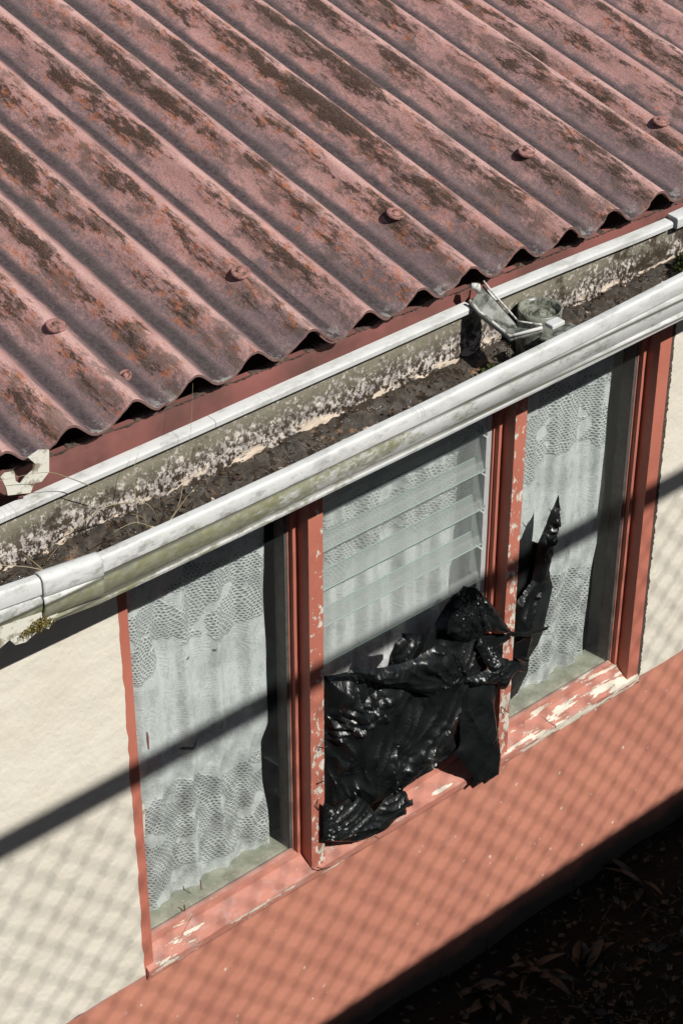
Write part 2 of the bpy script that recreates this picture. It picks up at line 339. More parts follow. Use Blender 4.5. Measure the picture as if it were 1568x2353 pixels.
        df = n.nd('ShaderNodeBsdfDiffuse'); df.inputs[0].default_value = (.58, .61, .60, 1)
        X, Y, Z = n.xyz()
        d = n.m('MULTIPLY', n.m('ADD', .6, n.m('MULTIPLY', n.noise(60, 5, .8, v=n.map((1, 1, .4))), .8)), dust); sp = n.m('MULTIPLY', n.st(.10, .05, n.voro(70)), n.st(.6, .7, n.noise(9, 3)))
        if band:
            fr_ = n.m('FRACT', n.m('ADD', n.m('DIVIDE', n.m('ADD', Z, .452), .1085), 20))
            d = n.m('ADD', d, n.m('MULTIPLY', n.m('MULTIPLY', n.st(.27, .225, fr_), n.st(.0, .02, fr_)), .12))
        d = n.m('ADD', d, n.m('MULTIPLY', sp, .25)); d = n.m('ADD', d, n.m('MULTIPLY', n.st(-.90, -.99, Z), dust*1.5))
        a = n.mixs(n.m('MULTIPLY', fr, refl, clamp=True), tr.outputs[0], gl.outputs[0])
        return n.done(n.mixs(d, a, df.outputs[0]))
    M['glass'] = glass('dusty_glass', (.975, .995, .99), .012)
    M['louvre'] = glass('louvre_glass', (.965, .985, .978), .10, band=True)
    n = N('green_glass_edge'); M['gedge'] = n.done(n.pbr((.45, .62, .56), .25, .6))
    n = N('grey_aluminium'); a = n.noise(60, 4); M['alu'] = n.done(n.pbr(n.mix(a, (.66, .67, .67), (.46, .47, .47)), .45, .5, metal=.2))
    n = N('grey_inner_joinery'); a = n.noise(40, 5, .7); b = n.noise(220, 3)
    col = n.mix(n.st(.35, .7, a), (.075, .075, .07), (.12, .12, .11)); M['inner'] = n.done(n.pbr(col, .8, .3, n.bump(b, .4, .001)))
    n = N('dirty_inner_ledge'); a = n.noise(28, 5, .7); b = n.noise(90, 3); X, Y, Z = n.xyz()
    col = n.mix(n.st(.3, .7, a), (.25, .25, .19), (.40, .39, .32)); col = n.mix(n.m('MULTIPLY', n.st(.62, .7, b), .5), col, (.55, .52, .44))
    col = n.mix(n.st(.44, .47, n.m('MULTIPLY', n.st(.02, .1, X), n.st(.56, .5, X))), col, (.42, .27, .29)); M['ledge'] = n.done(n.pbr(col, .8, .3, n.bump(b, .4, .002)))
    # lace net
    n = N('white_lace_net'); X, Y, Z = n.xyz()
    u = n.comb(X, 0.0, Z); wob = n.noisec(13, 3, v=u)
    dx = n.nd('ShaderNodeVectorMath', operation='SCALE'); n.put(dx.inputs[0], wob); dx.inputs['Scale'].default_value = .035
    ad = n.nd('ShaderNodeVectorMath', operation='ADD'); n.put(ad.inputs[0], u); n.put(ad.inputs[1], dx.outputs[0]); uv = ad.outputs[0]
    LX_ = n.xyz(uv); uu = n.m('MULTIPLY', LX_[0], 96); vv = n.m('MULTIPLY', LX_[2], 128)
    row = n.m('FLOOR', vv); odd = n.m('MULTIPLY', n.m('MODULO', n.m('ADD', row, 1000), 2), .5)
    fx = n.m('ABSOLUTE', n.m('SUBTRACT', n.m('FRACT', n.m('ADD', uu, odd)), .5)); fz = n.m('ABSOLUTE', n.m('SUBTRACT', n.m('FRACT', vv), .5))
    cell = n.m('SUBTRACT', .62, n.m('ADD', fx, n.m('MULTIPLY', fz, n.m('ADD', .75, n.m('MULTIPLY', n.noise(40, 2, v=u), .5)))))
    zz = n.m('ADD', Z, n.m('ADD', n.m('MULTIPLY', n.m('SUBTRACT', n.noise(7, 3, .5, v=n.map(v=u, loc=(2, 0, 0))), .5), .17), n.m('MULTIPLY', n.m('SINE', n.m('MULTIPLY', X, 21)), .022)))
    b1 = n.m('MULTIPLY', n.st(-.275, -.265, zz), n.st(-.055, -.065, zz)); b0 = n.st(.02, .03, zz)
    b2 = n.m('MULTIPLY', n.st(-.655, -.665, zz), n.st(-.955, -.945, zz))
    gate = n.st(.40, .43, n.noise(15, 3, .5, v=n.map(v=u, loc=(6, 0, 1))))
    zone = n.m('MULTIPLY', n.m('MAXIMUM', n.m('MAXIMUM', b1, b2), b0), gate)
    open_ = n.m('MULTIPLY', n.m('MULTIPLY', n.st(.12, .30, cell), zone), n.m('ADD', .30, n.m('MULTIPLY', n.noise(10, 3, v=n.map(v=u, loc=(4, 4, 4))), .60)))
    wave = n.m('SINE', n.m('MULTIPLY', n.m('ADD', Z, n.m('MULTIPLY', n.noise(9, 2, v=u), .12)), 900))
    weave = n.m('MULTIPLY', n.st(-.2, .9, wave), .06)
    sheer = n.m('MULTIPLY', n.st(.46, .6, n.noise(8, 4, .6, v=n.map(v=u, loc=(1, 0, 8)))), .14)
    tex = n.m('MULTIPLY', n.st(.50, .66, n.noise(150, 4, .8, v=n.map((1, 1, .6), v=uv))), .22); tex2 = n.m('MULTIPLY', n.st(.52, .60, n.noise(22, 5, .7, v=n.map((1.5, 1, .6), v=u, loc=(3, 1, 1)))), .12)
    hole = n.m('MAXIMUM', open_, n.m('ADD', n.m('ADD', n.m('ADD', weave, sheer), n.m('ADD', tex, tex2)), .02))
    spots = n.m('MULTIPLY', n.st(.10, .07, n.voro(11, v=u)), n.st(.62, .66, n.noise(5, 2, v=n.map(loc=(3, 3, 3), v=u)))); hole = n.m('MAXIMUM', hole, n.m('MULTIPLY', spots, .6))
    for (cx_, cz_, wx_, wz_) in ((-.372, -.548, .018, .0045), (-.350, -.543, .010, .006), (-.36, -.288, .007, .004), (-.29, -.301, .005, .003)):
        ex = n.m('DIVIDE', n.m('SUBTRACT', X, cx_), wx_); ez = n.m('DIVIDE', n.m('ADD', n.m('SUBTRACT', Z, cz_), n.m('MULTIPLY', n.m('SUBTRACT', n.noise(60, 2, v=u), .5), .012)), wz_)
        hole = n.m('MAXIMUM', hole, n.m('MULTIPLY', n.st(1.15, .85, n.m('ADD', n.m('MULTIPLY', ex, ex), n.m('MULTIPLY', ez, ez))), .8))
    df = n.nd('ShaderNodeBsdfDiffuse'); df.inputs[0].default_value = (.82, .83, .83, 1)
    tl = n.nd('ShaderNodeBsdfTranslucent'); tl.inputs[0].default_value = (.7, .72, .72, 1)
    bp = n.bump(n.m('ADD', n.m('MULTIPLY', n.st(.3, .1, cell), zone), n.m('ADD', n.m('MULTIPLY', n.noise(26, 5, .7, v=n.map((1.6, 1, .7), v=u)), 1.6), n.m('MULTIPLY', wave, .08))), .7, .003); n.put(df.inputs['Normal'], bp)
    tr = n.nd('ShaderNodeBsdfTransparent')
    M['lace'] = n.done(n.mixs(hole, n.mixs(.16, df.outputs[0], tl.outputs[0]), tr.outputs[0]))
    # black polythene
    n = N('black_polythene'); v = n.map((1, 1, .8))
    wv = n.nd('ShaderNodeVectorMath', operation='SCALE'); n.put(wv.inputs[0], n.noisec(14, 3)); wv.inputs['Scale'].default_value = .05
    wa = n.nd('ShaderNodeVectorMath', operation='ADD'); n.put(wa.inputs[0], n.pos); n.put(wa.inputs[1], wv.outputs[0])
    c1_ = n.st(0, .25, n.voro(1, 'DISTANCE_TO_EDGE', v=n.map((70, 30, 42), v=wa.outputs[0]))); c2_ = n.st(0, .25, n.voro(1, 'DISTANCE_TO_EDGE', v=n.map((90, 60, 130), v=wa.outputs[0])))
    bp = n.bump(n.m('ADD', c1_, n.m('MULTIPLY', c2_, .3)), .15, .0035)
    M['poly'] = n.done(n.pbr((.0085, .0105, .011), .37, .60, bp))
    n = N('smooth_black_polythene'); h2 = n.noise(9, 2, .5, v=n.map((6, 1, 1), rot=(0, R(-48), 0))); h3 = n.noise(40, 3)
    M['poly2'] = n.done(n.pbr((.008, .009, .0095), .33, .5, n.bump(h3, .25, .004, n.bump(h2, .4, .006))))
    n = N('rusty_nail'); M['nail'] = n.done(n.pbr((.12, .06, .04), .7, .4))
    n = N('dark_room'); M['room'] = n.done(n.pbr((.02, .03, .028), .9, .2))
    n = N('roof_timber'); M['timber'] = n.done(n.pbr((.10, .06, .045), .9, .2))
    n = N('mortar_filler'); a = n.noise(60, 5, .7); M['filler'] = n.done(n.pbr(n.mix(a, (.05, .04, .035), (.16, .11, .09)), .9, .2, n.bump(a, .8, .006)))
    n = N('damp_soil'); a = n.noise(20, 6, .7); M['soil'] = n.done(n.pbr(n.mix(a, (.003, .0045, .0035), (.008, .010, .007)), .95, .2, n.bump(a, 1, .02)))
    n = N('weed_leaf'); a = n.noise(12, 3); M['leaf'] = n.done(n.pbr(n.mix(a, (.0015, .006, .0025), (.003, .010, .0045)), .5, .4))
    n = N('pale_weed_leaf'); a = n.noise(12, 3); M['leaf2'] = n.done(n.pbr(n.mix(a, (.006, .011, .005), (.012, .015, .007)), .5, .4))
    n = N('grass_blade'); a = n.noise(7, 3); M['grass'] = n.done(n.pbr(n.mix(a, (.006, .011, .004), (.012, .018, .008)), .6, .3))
    n = N('concrete'); a = n.noise(8, 6, .7); b = n.noise(120, 4); M['concrete'] = n.done(n.pbr(n.mix(a, (.24, .23, .21), (.36, .35, .32)), .9, .3, n.bump(b, .4, .002)))
    n = N('galvanised_steel'); M['galv'] = n.done(n.pbr((.42, .43, .43), .45, .5, metal=.6))
mats()

# ================================================================ SETTING
# ground as one sheet (lower yard), soil and far ground
g = MB(); g.add([(-150, -150, -1.76), (150, -150, -1.76), (150, 150, -1.76), (-150, 150, -1.76)], [(0, 1, 2, 3)])
g.build('ground', M['soil'], kind='structure')
g = MB(); xs = frange(-2.5, 4.0, .05); ys = frange(-3.67, .02, .05)
for y in ys:
    for x in xs: g.v.append(Vector((x, y, -1.745+.03*(mn.noise((x*3, y*3, 0)))+.012*mn.noise((x*11, y*11, 3)))))
nx = len(xs)
for j in range(len(ys)-1):
    for i in range(nx-1): a = j*nx+i; g.f.append((a, a+1, a+nx+1, a+nx)); g.m.append(0)
g.build('garden_soil', M['soil'], smooth=True, kind='structure')
# upper walkway the view is taken from, with its retaining wall
b = MB().box((-14, -9.6, -1.75), (14, -3.862, 2.14)); b.build('walkway', M['concrete'], kind='structure')
b = MB().box((-14, -3.860, -1.752), (14, -3.68, 2.255)); b.build('retaining_wall', M['concrete'], kind='structure', bevel=.006)

# chain link fence on the wall; it throws the net of shadow on the house
fe = empty('chain_link_fence', (0, -3.70, 2.26), label='galvanised chain link fence with a pipe top rail along the raised walkway', cat='fence')
rb = MB(); rb.tube([(-8, -3.70, 3.454), (9, -3.70, 3.454)], .027, 12); rb.build('rail', M['galv'], fe, smooth=True)
for x in (-5.4, -2.9, 4.6, 7.1):
    MB().tube([(x, -3.73, 2.256), (x, -3.73, 3.52)], .024, 10).build('post', M['galv'], fe, smooth=True)
mb = MB(); q, qz = .0450, .0540; zb, zt = 2.264, 3.439; nz = int((zt-zb)/qz)
for i in range(int(6.4/q)):
    xc = -2.9+i*q; par = 1 if i % 2 == 0 else -1; pts = []
    for k in range(nz+1):
        sgn = par*(1 if k % 2 == 0 else -1); sw = .008*math.sin(xc*2.1+k*.13)+.010*mn.noise((xc*1.1, k*.09, 2))
        zc = zb+k*qz+.004*mn.noise((xc*2, k*.2, 8))
        for dz_ in (-.0045, .0045): pts.append((xc+sgn*(q/2+.0012)+sw, -3.70+sgn*.0022, zc+dz_))
    mb.tube(pts,  .0024, 4, cap=False)
mb.build('wire_mesh', M['galv'], fe, kind='stuff')

# ---------------------------------------------------------------- house walls
hw = empty('house_wall', (0, .1, -1.75), label='cream rendered house wall with a terracotta painted base below the windows', cat='wall')
WL, WR, BZ = -3.2, 4.2, -1.052
LX, RX = -.600, 1.060                 # painted outline of the window
# ragged line between the red base and the cream render
def edge_z(x): return BZ+.006*mn.noise((x*9, 0, 0))+.0035*mn.noise((x*41, 4, 0))
def edge_x(z): return LX+.0055*mn.noise((0, z*8, 5))+.003*mn.noise((3, z*30, 0))-.004*max(0, -z-.4)
def panel(name, mat, x0f, x1f, z0f, z1f, nx_, nz_, y=0.0, par=hw):
    m_ = MB()
    for j in range(nz_+1):
        for i in range(nx_+1):
            u, v = i/nx_, j/nz_
            # boundary functions evaluated iteratively
            x = (x0f(0)+x1f(0))/2; z = 0
            for _ in range(3):
                z = z0f(x)*(1-v)+z1f(x)*v; x = x0f(z)*(1-u)+x1f(z)*u
            m_.v.append(Vector((x, y, z)))
    for j in range(nz_):
        for i in range(nx_):
            a = j*(nx_+1)+i; m_.f.append((a, a+1, a+nx_+2, a+nx_+1)); m_.m.append(0)
    return m_.build(name, mat, par)
k_ = lambda c: (lambda t: c)
panel('plaster', M['cream'], k_(WL), edge_x, edge_z, k_(.49), 60, 260)
panel('plaster', M['cream'], k_(RX+.004), k_(WR), edge_z, k_(.49), 60, 60)
MB().box((-.60, 0, .30), (1.064, .2, .49)).build('lintel', M['cream'], hw)
panel('plinth', M['plinth'], k_(WL), k_(WR), k_(-1.80), edge_z, 700, 6)
panel('painted_jamb', M['frame'], edge_x, k_(-.5765), edge_z, k_(.30), 3, 260)
# reveals and wall thickness behind
MB().box((WL, .004, -1.8), (-.640, .20, .49)).build('masonry', M['cream'], hw)
MB().box((1.075, .004, -1.8), (WR, .20, .49)).build('masonry', M['cream'], hw)
MB().box((-.640, .006, -1.8), (1.075, .20, -1.075)).build('masonry', M['plinth'], hw)
MB().box((-.640, .004, -1.075), (-.5765, .20, .30)).build('jamb_reveal', M['frame'], hw)
# dark gap of crumbled render along the right of the frame
gp = MB(); zs = frange(-1.068, .28, .006)
for i, z in enumerate(zs):
    wd = .006+.005*abs(mn.noise((0, z*60, 1)))+.003*random.random()
    gp.v += [Vector((1.0585, -.0015, z)), Vector((1.062+wd, -.0035-.003*random.random(), z)), Vector((1.066+wd, .002, z))]
for i in range(len(zs)-1):
    a = i*3; gp.f += [(a, a+1, a+4, a+3), (a+1, a+2, a+5, a+4)]; gp.m += [0, 0]
gp.build('crumbled_seal', M['filler'], hw)
# room behind
rm = MB(); rm.box((-1.0, .21, -1.6), (1.5, 2.2, .55)); rm.f = [f[::-1] for f in rm.f]; rm.f.pop(2); rm.m.pop()
rm.build('room_interior', M['room'], kind='structure')

# ---------------------------------------------------------------- window
wf = empty('three_light_window', (.23, 0, -1.06), label='terracotta painted three light window with peeling posts, fixed panes left and right and louvres between', cat='window')
SZ = -.990
def post(xr, wface, name='mullion', x_in=None):
    """stepped post: right edge xr, left face wface wide, steps going back on both sides"""
    xl = xr-wface
    m_ = MB(); z0, z1 = -1.05, .30
    pr = [(xl, -.005), (xl, .033), (xl-.0135, .033), (xl-.0135, .046), (xl-.0190, .046), (xl-.0190, .056), (xr+.004, .056), (xr+.004, .033), (xr, .033), (xr, -.005)]
    zs_ = frange(z0, z1, .03); n_ = len(pr)
    for z in zs_:
        for (x, y) in pr: m_.v.append(Vector((x+.0007*mn.noise((x*50, z*20, 1)), y+.0005*mn.noise((x*50, z*25, 6)), z)))
    for i in range(len(zs_)-1):
        for j in range(n_): a = i*n_+j; c = i*n_+(j+1) % n_; m_.f.append((a, a+n_, c+n_, c)); m_.m.append(0)
    o = m_.build(name, M['frame'], wf)
    MB().box((xl-.017, .0565, SZ+.005), (xr+.002, .096, .30)).build('inner_post', M['inner'], wf)
    return o
post(-.0580, .041); post(.5640, .037); post(1.0585, .041, 'side_post')
# sill in three lengths, each running under its light, shaped by a drip step
prof = [(.056, SZ+.002), (.034, SZ-.003), (.031, SZ-.012), (.004, -1.024), (-.012, -1.033), (-.013, -1.050), (-.006, -1.054), (-.0045, -1.066), (.001, -1.074)]
def sag_sill(x, y, z): return Vector((x, y+.0008*mn.noise((x*25, y*40, 0)), z+.0012*mn.noise((x*14, y*60, 3))))
for xa, xb in ((-.598, -.060), (-.0595, .5635), (.564, 1.0595)):
    MB().sweep(prof, frange(xa, xb, .01), sag_sill, caps=True).build('sill', M['sill'], wf, smooth=False)
MB().box((-.576, .058, -1.04), (1.05, .128, -.985)).build('inner_ledge', M['ledge'], wf, bevel=.003)
# putty and glass
for xa, xb in ((-.5765, -.118), (.5665, .9985)):
    MB().box((xa, .0500, SZ+.001), (xb, .0535, .29)).build('pane', M['glass'], wf)
    MB().add([(xa, .0495, SZ+.008), (xb, .0495, SZ+.008), (xb, .042, SZ), (xa, .042, SZ)], [(0, 3, 2, 1)]).build('putty', M['sill'], wf)
    MB().add([(xb-.006, .0495, SZ), (xb+.0035, .0455, SZ), (xb+.0035, .0455, .29), (xb-.006, .0495, .29)], [(0, 1, 2, 3)]).build('putty', M['inner'], wf)
def sliver(pp, name, mat, y=.0488):
    po = [at(x_, y_, y) for x_, y_ in pp]; n_ = len(po)
    MB().add(po+[p+Vector((0, .0008, 0)) for p in po], [tuple(range(n_)), tuple(range(2*n_-1, n_-1, -1))]+[(i, (i+1) % n_, n_+(i+1) % n_, n_+i) for i in range(n_)]).build(name, mat, wf)
sliver([(336, 1684), (339, 1682), (342, 1695), (343, 1722), (340, 1722), (337, 1705)], 'paint_flake', M['fascia'])
sliver([(326, 1838), (329, 1836), (334, 1865), (332, 1930), (329, 1935), (328, 1880)], 'paint_flake', M['oldwhite'])
sliver([(459, 2022), (461, 2021), (464, 2044), (462, 2045)], 'paint_flake', M['nail'], .0485)
sliver([(422, 2080), (425, 2079), (426, 2094), (423, 2096)], 'paint_flake', M['nail'], .0485)
# louvre blades
z0 = -.452
for k in range(7):
    zb_ = z0+k*.1085; dz = .133; m_ = MB(); xa, xb = -.0530, .4860
    tl_ = .0015*math.sin(k*2.3); a = Vector((0, .046+tl_, zb_)); c = Vector((0, .078+tl_, zb_+dz)); nrm = Vector((0, -(c.z-a.z), c.y-a.y)).normalized()*.0048
    q0, q1, q2, q3 = a, a+nrm, c+nrm, c
    V = lambda x, p: (x, p.y, p.z)
    m_.add([V(xa, q0), V(xb, q0), V(xb, q1), V(xa, q1), V(xa, q2), V(xb, q2), V(xb, q3), V(xa, q3)],
           [(3, 2, 5, 4), (7, 6, 1, 0), (0, 1, 2, 3), (4, 5, 6, 7), (1, 6, 5, 2), (0, 3, 4, 7)])
    m_.m = [0, 0, 1, 1, 1, 1]
    m_.build('louvre_blade', [M['louvre'], M['gedge']], wf)
    cz = zb_
    MB().box((.4805, .041, cz+.010), (.4868, .080, cz+.096)).build('blade_clip', M['alu'], wf, bevel=.001)
MB().box((.4872, .046, -.60), (.4945, .060, .29)).box((.4955, .049, -.60), (.5030, .063, .29)).box((.5038, .052, -.60), (.5075, .066, .29)).build('louvre_channel', M['alu'], wf)
MB().box((-.0570, .050, SZ+.02), (-.0540, .090, .29)).build('louvre_channel', M['alu'], wf)

# ---------------------------------------------------------------- net curtains
def curtain(name, xa, xb, y0, pleat, amp, label, edge=None, seed=0):
    m_ = MB(); xs = frange(xa, xb, .004); zs = frange(-.984, .27, .010)
    for z in zs:
        for i, x in enumerate(xs):
            u = (x-xa)/(xb-xa); wv = math.sin((x*pleat+.5*mn.noise((x*5, z*.8, seed)))*2*math.pi)+.35*math.sin(x*pleat*2.7*2*math.pi+seed+z)
            y = y0+amp*wv+.006*mn.noise((x*12, z*7, seed+4)); xx = x
            if edge: xx = xa+(x-xa)*(edge(z)-xa)/(xb-xa)
            m_.v.append(Vector((xx, y, z)))
    n_ = len(xs)
    for j in range(len(zs)-1):
        for i in range(n_-1): a = j*n_+i; m_.f.append((a, a+1, a+n_+1, a+n_)); m_.m.append(0)
    return m_.build(name, M['lace'], None, smooth=True, label=label, cat='curtain', group='net curtains behind the window')
curtain('net_curtain', -.60, -.138, .108, 8.5, .0085, 'white lace net curtain behind the left fixed pane, nearly flat', lambda z: -.138-.022*ss(-.60, -.66, z)+.012*ss(-.75, -.9, z), 1)
curtain('net_curtain', -.06, .522, .116, 9.5, .0150, 'pleated white net curtain behind the glass louvres and the stuffed opening', lambda z: .518+.01*math.sin(z*6), 2)
curtain('net_curtain', .57, .992, .110, 9.5, .0095, 'gathered white lace net curtain behind the right pane beside the twisted plastic', lambda z: .992-.028*ss(-.45, -.8, z)+.006*math.sin(z*9), 3)

# ---------------------------------------------------------------- roof
CY, CSY = math.cos(R(9.9)), math.sin(R(9.9))
def roof_pt(x, s, lift=0.0, xo=0.0):            # s metres up the slope from the eave
    wob = .0026*mn.noise((x*4, s*1.3, 0))+.0012*mn.noise((x*19, s*9, 2)); x += .0035*mn.noise((x*2.2, s*1.1, 12))
    c = math.cos(2*math.pi*(x-X0-xo)/P); h = AMP*(c+.10*math.cos(4*math.pi*(x-X0-xo)/P))+wob+lift
    return Vector((x, EY+s*CY-h*CSY, EZ+TX*x+s*CSY+h*CY))
roof = empty('corrugated_roof', (.5, EY, EZ), label='weathered pink corrugated cement roof streaked with algae and rust coloured lichen', cat='roof')
laps = [-2.449-.0+.0, -1.313, -.177, .959, 2.095, 3.231]
sheets = []
for k in range(len(laps)-1):
    x0_, x1_ = laps[k], laps[k+1]+.055; XO = 0.0
    if k == 2: x1_ = .964            # this sheet laps over its badly stepped neighbour
    if k == 3: x0_, XO = .944, -.066
    xs = frange(x0_, x1_, P/20); ssv = [0, .004, .012]+frange(.03, 1.9, .035)+[2.2, 2.6, 3.0]
    m_ = MB(); n_ = len(xs); T = .0062
    def lift(x): return (-.0078*(1-ss(.03, .5, (x-x0_)/(x1_-x0_))) if k != 3 else -.002)   # left edge tucked under the neighbour
    # ragged front edge
    def s0(x, s):
        chip = .004*mn.noise((x*30, k, 3))+.0030*mn.noise((x*95, k, 9))+.006*mn.noise((x*6, k, 30)); chip += .022*max(0, mn.noise((x*21, k+5, 1))-.28)
        return s+(chip if s < .006 else chip*.3 if s < .02 else 0)
    for s in ssv:
        for x in xs: m_.v.append(roof_pt(x, s0(x, s), lift(x), XO))
    for s in ssv:
        for x in xs: m_.v.append(roof_pt(x, s0(x, s), lift(x)-T, XO))
    B = len(ssv)*n_
    for j in range(len(ssv)-1):
        for i in range(n_-1):
            a = j*n_+i; m_.f.append((a, a+1, a+n_+1, a+n_)); m_.m.append(0)
            a += B; m_.f.append((a, a+n_, a+n_+1, a+1)); m_.m.append(1)
    for i in range(n_-1): m_.f.append((i, i+B, i+1+B, i+1)); m_.m.append(1)
    for j in range(len(ssv)-1):
        a = j*n_; m_.f.append((a, a+n_, a+n_+B, a+B)); m_.m.append(1)
        a = j*n_+n_-1; m_.f.append((a, a+B, a+n_+B, a+n_)); m_.m.append(1)
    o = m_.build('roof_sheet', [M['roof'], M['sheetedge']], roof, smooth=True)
    for p_ in o.data.polygons:
        if p_.material_index == 1: p_.use_smooth = False
    sheets.append(o)
def sheet_for(x):
    r_ = sheets[0]
    for k in range(len(laps)-1):
        if x >= laps[k]: r_ = sheets[k]
    return r_
# dome washers and bolts
def washer(x, s, r=.0200, tilt=0):
    par = sheet_for(x); c = roof_pt(x, s, .003, -.066 if .97 < x < 2.1 else 0); nn = Vector((tilt, -CSY, CY)).normalized(); u = Vector((1, 0, 0)); u = (u-nn*u.dot(nn)).normalized(); v = nn.cross(u)
    m_ = MB(); rings = [(r, -.003), (r, .0012), (r*.95, .0026), (r*.80, .0018), (r*.45, .0012), (r*.36, .0018), (r*.33, .0056), (r*.2, .0068), (0.001, .0070)]; n_ = 16
    for (rr, h) in rings:
        for j in range(n_): a = 2*math.pi*j/n_; m_.v.append(c+(u*math.cos(a)+v*math.sin(a))*rr+nn*h)
    for i in range(len(rings)-1):
        for j in range(n_): a = i*n_+j; bb = i*n_+(j+1) % n_; m_.f.append((a, bb, bb+n_, a+n_)); m_.m.append(0)
    m_.build('roof_bolt', M['washer'], par, smooth=True)
for xk, s in ((-.623, .252), (-.207, .218), (.216, .226), (.640, .268), (1.012, .205), (1.441, .28), (-1.049, .28), (-.623, 1.75), (-.197, 1.75)): washer(xk, s, tilt=.12*math.sin(xk*9))
washer(-.566, .105, .0135, -.45)
# dark gaps closed by the eave board and ragged filler under the corrugations
xs = frange(-2.4, 3.3, .02)
MB().sweep([(-.104, .36), (-.1065, .36), (-.1065, .5195), (-.094, .5195), (-.094, .36)], xs, lambda x, y, z: Vector((x, y, z+(.006+TX*x if z > .5 else 0))), closed=True, caps=True).build(
    'fascia_board', M['fascia'], None, label='dull red painted fascia board between the roof sheets and the gutter', cat='board')
fl = MB(); xs = frange(-2.3, 3.2, .005)
for x in xs:       # crumbled mortar bedding along the top of the board
    c = math.cos(2*math.pi*(x-X0)/P); dp_ = .006+TX*x
    zt = .5215+.005*mn.noise((x*40, 0, 3))+.006*random.random()*(mn.noise((x*15, 2, 3)) > 0)-.006*max(0, c)+dp_
    fl.v += [Vector((x, -.1066, .5190+dp_)), Vector((x, -.1085-.003*random.random(), .5195+dp_)), Vector((x, -.1075-.002*random.random(), zt)), Vector((x, -.096, zt))]
for i in range(len(xs)-1):
    a = i*4; fl.f += [(a+k, a+4+k, a+5+k, a+1+k) for k in range(3)]; fl.m += [0]*3
fl.build('mortar_bedding', M['filler'], roof)
MB().box((-2.4, -.090, .36), (3.3, .6, .492)).build('eave_timber', M['timber'], roof)

# ---------------------------------------------------------------- gutter
def sag(x): return .024*((x+.3)/.95)**2 if x > -.3 else .0135*((x+.3)/.75)**2
def gfn(x, y, z):
    t = ss(-.16, -.30, y); s_ = sag(x)*(.15+.85*max(0, min(1, (z-.33)/.15)))*t
    s_ += .105*max(0, -.84-x)*t
    rear = (-.016*ss(.25, .85, x))*(1-t)*ss(.40, .50, z)
    return Vector((x, y+.0012*mn.noise((x*3, 0, 5)), z+s_+rear+.0010*mn.noise((x*4, y*9, 1))))
gt = empty('rain_gutter', (.2, -.23, .33), label='white moulded rain gutter hanging from the eave, green with algae at its left end', cat='gutter')
outer = [(-.303, .456), (-.3030, .4665), (-.3060, .4705), (-.3120, .4715), (-.3200, .4700), (-.3240, .4660), (-.3255, .4600), (-.3258, .4400), (-.3250, .4300), (-.3235, .4270), (-.3170, .4255), (-.3165, .4225),
         (-.3225, .4205), (-.3240, .4120), (-.3235, .3990), (-.3210, .3840), (-.3160, .3690), (-.3125, .3610), (-.3085, .3580), (-.3085, .3555), (-.3150, .3540), (-.3165, .3470), (-.3150, .3390), (-.3110, .3340), (-.290, .331), (-.160, .331), (-.1335, .336)]
inner = [(-.1335, .345), (-.1500, .345), (-.286, .345), (-.3015, .380), (-.3045, .440), (-.303, .456)]
outer = [(y, .3465+(z-.331)*.774 if y < -.14 else z+.012) for y, z in outer]
inner = [(y, .3465+(z-.331)*.774 if y < -.29 else z+.006) for y, z in inner]
def outer_seg(xa, xb, grow=0, name='gutter_section', chip=False):
    m_ = MB(); xs = frange(xa, xb, .008)
    pr = outer if not grow else [(y-grow*(1 if y < -.2 else 0), z+(grow if z > .445 else -grow*.5)) for y, z in outer]
    def fn(x, y, z):
        v = gfn(x, y, z)
        if chip and z < .378 and y < -.2:
            c = ss(-.93, -1.00, x); v = v+Vector((0, .01*c, -.006*c+.010*c*mn.noise((x*60, z*40, 2))))
        return v
    m_.sweep(pr, xs, fn); return m_.build(name, M['gutter'], gt, smooth=True, sharp=24)
outer_seg(-2.4, -.9585, chip=True); outer_seg(-.9580, 1.42); outer_seg(1.4205, 3.3)
m_ = MB(); m_.sweep(outer[:19], frange(-.962, -.836, .006), lambda x, y, z: gfn(x, y, z)+Vector((0, -.0032,   .0032 if z > .44 else 0))); o = m_.build('union_clip', M['gutter'], gt, smooth=True)
sl = o.modifiers.new('thick', 'SOLIDIFY'); sl.thickness = .003; sl.offset = 1
m_ = MB(); m_.sweep(inner, frange(-2.4, 3.3, .02), gfn); m_.build('gutter_lining', M['lining'], gt, smooth=True)
# back wall: silted sheet with rolled white rim
bk = MB(); zs = frange(.338, .490, .006); xs = frange(-2.4, 3.3, .008)
for z in zs:
    for x in xs:
        rough = (.0035*mn.noise((x*55, z*70, 1))+.005*mn.noise((x*22, z*25, 6)))*ss(.475, .42, z)
        fls = .004*max(0, mn.noise((x*30, z*45, 9))-.1)*ss(.42, .36, z)
        v = gfn(x, -.1375, z); bk.v.append(Vector((x, v.y-rough-fls, v.z)))
n_ = len(xs)
for j in range(len(zs)-1):
    for i in range(n_-1): a = j*n_+i; bk.f.append((a, a+1, a+n_+1, a+n_)); bk.m.append(0)
bk.build('back_wall', M['lining'], gt, smooth=True)
def rim(xa, xb, r_=.0, z_=.0):
    pr = [(-.1385, .4875), (-.1535, .4875), (-.1550, .4895), (-.1555, .4990), (-.1540, .5020), (-.1500, .5035), (-.1300, .5040), (-.1300, .4875)]
    pr = [(y-(r_ if y < -.14 else 0), z+z_+(r_ if z > .495 else -r_ if z < .49 else 0)) for y, z in pr]
    MB().sweep(pr, frange(xa, xb, .02), gfn, closed=True, caps=True).build('back_rim', M['gutter'], gt, smooth=True, sharp=28)
rim(-2.4, -.9); rim(-.8995, -.448); rim(-.4470, .226); rim(.272, .838, 0, .004); rim(.846, 3.3, .006, .006)

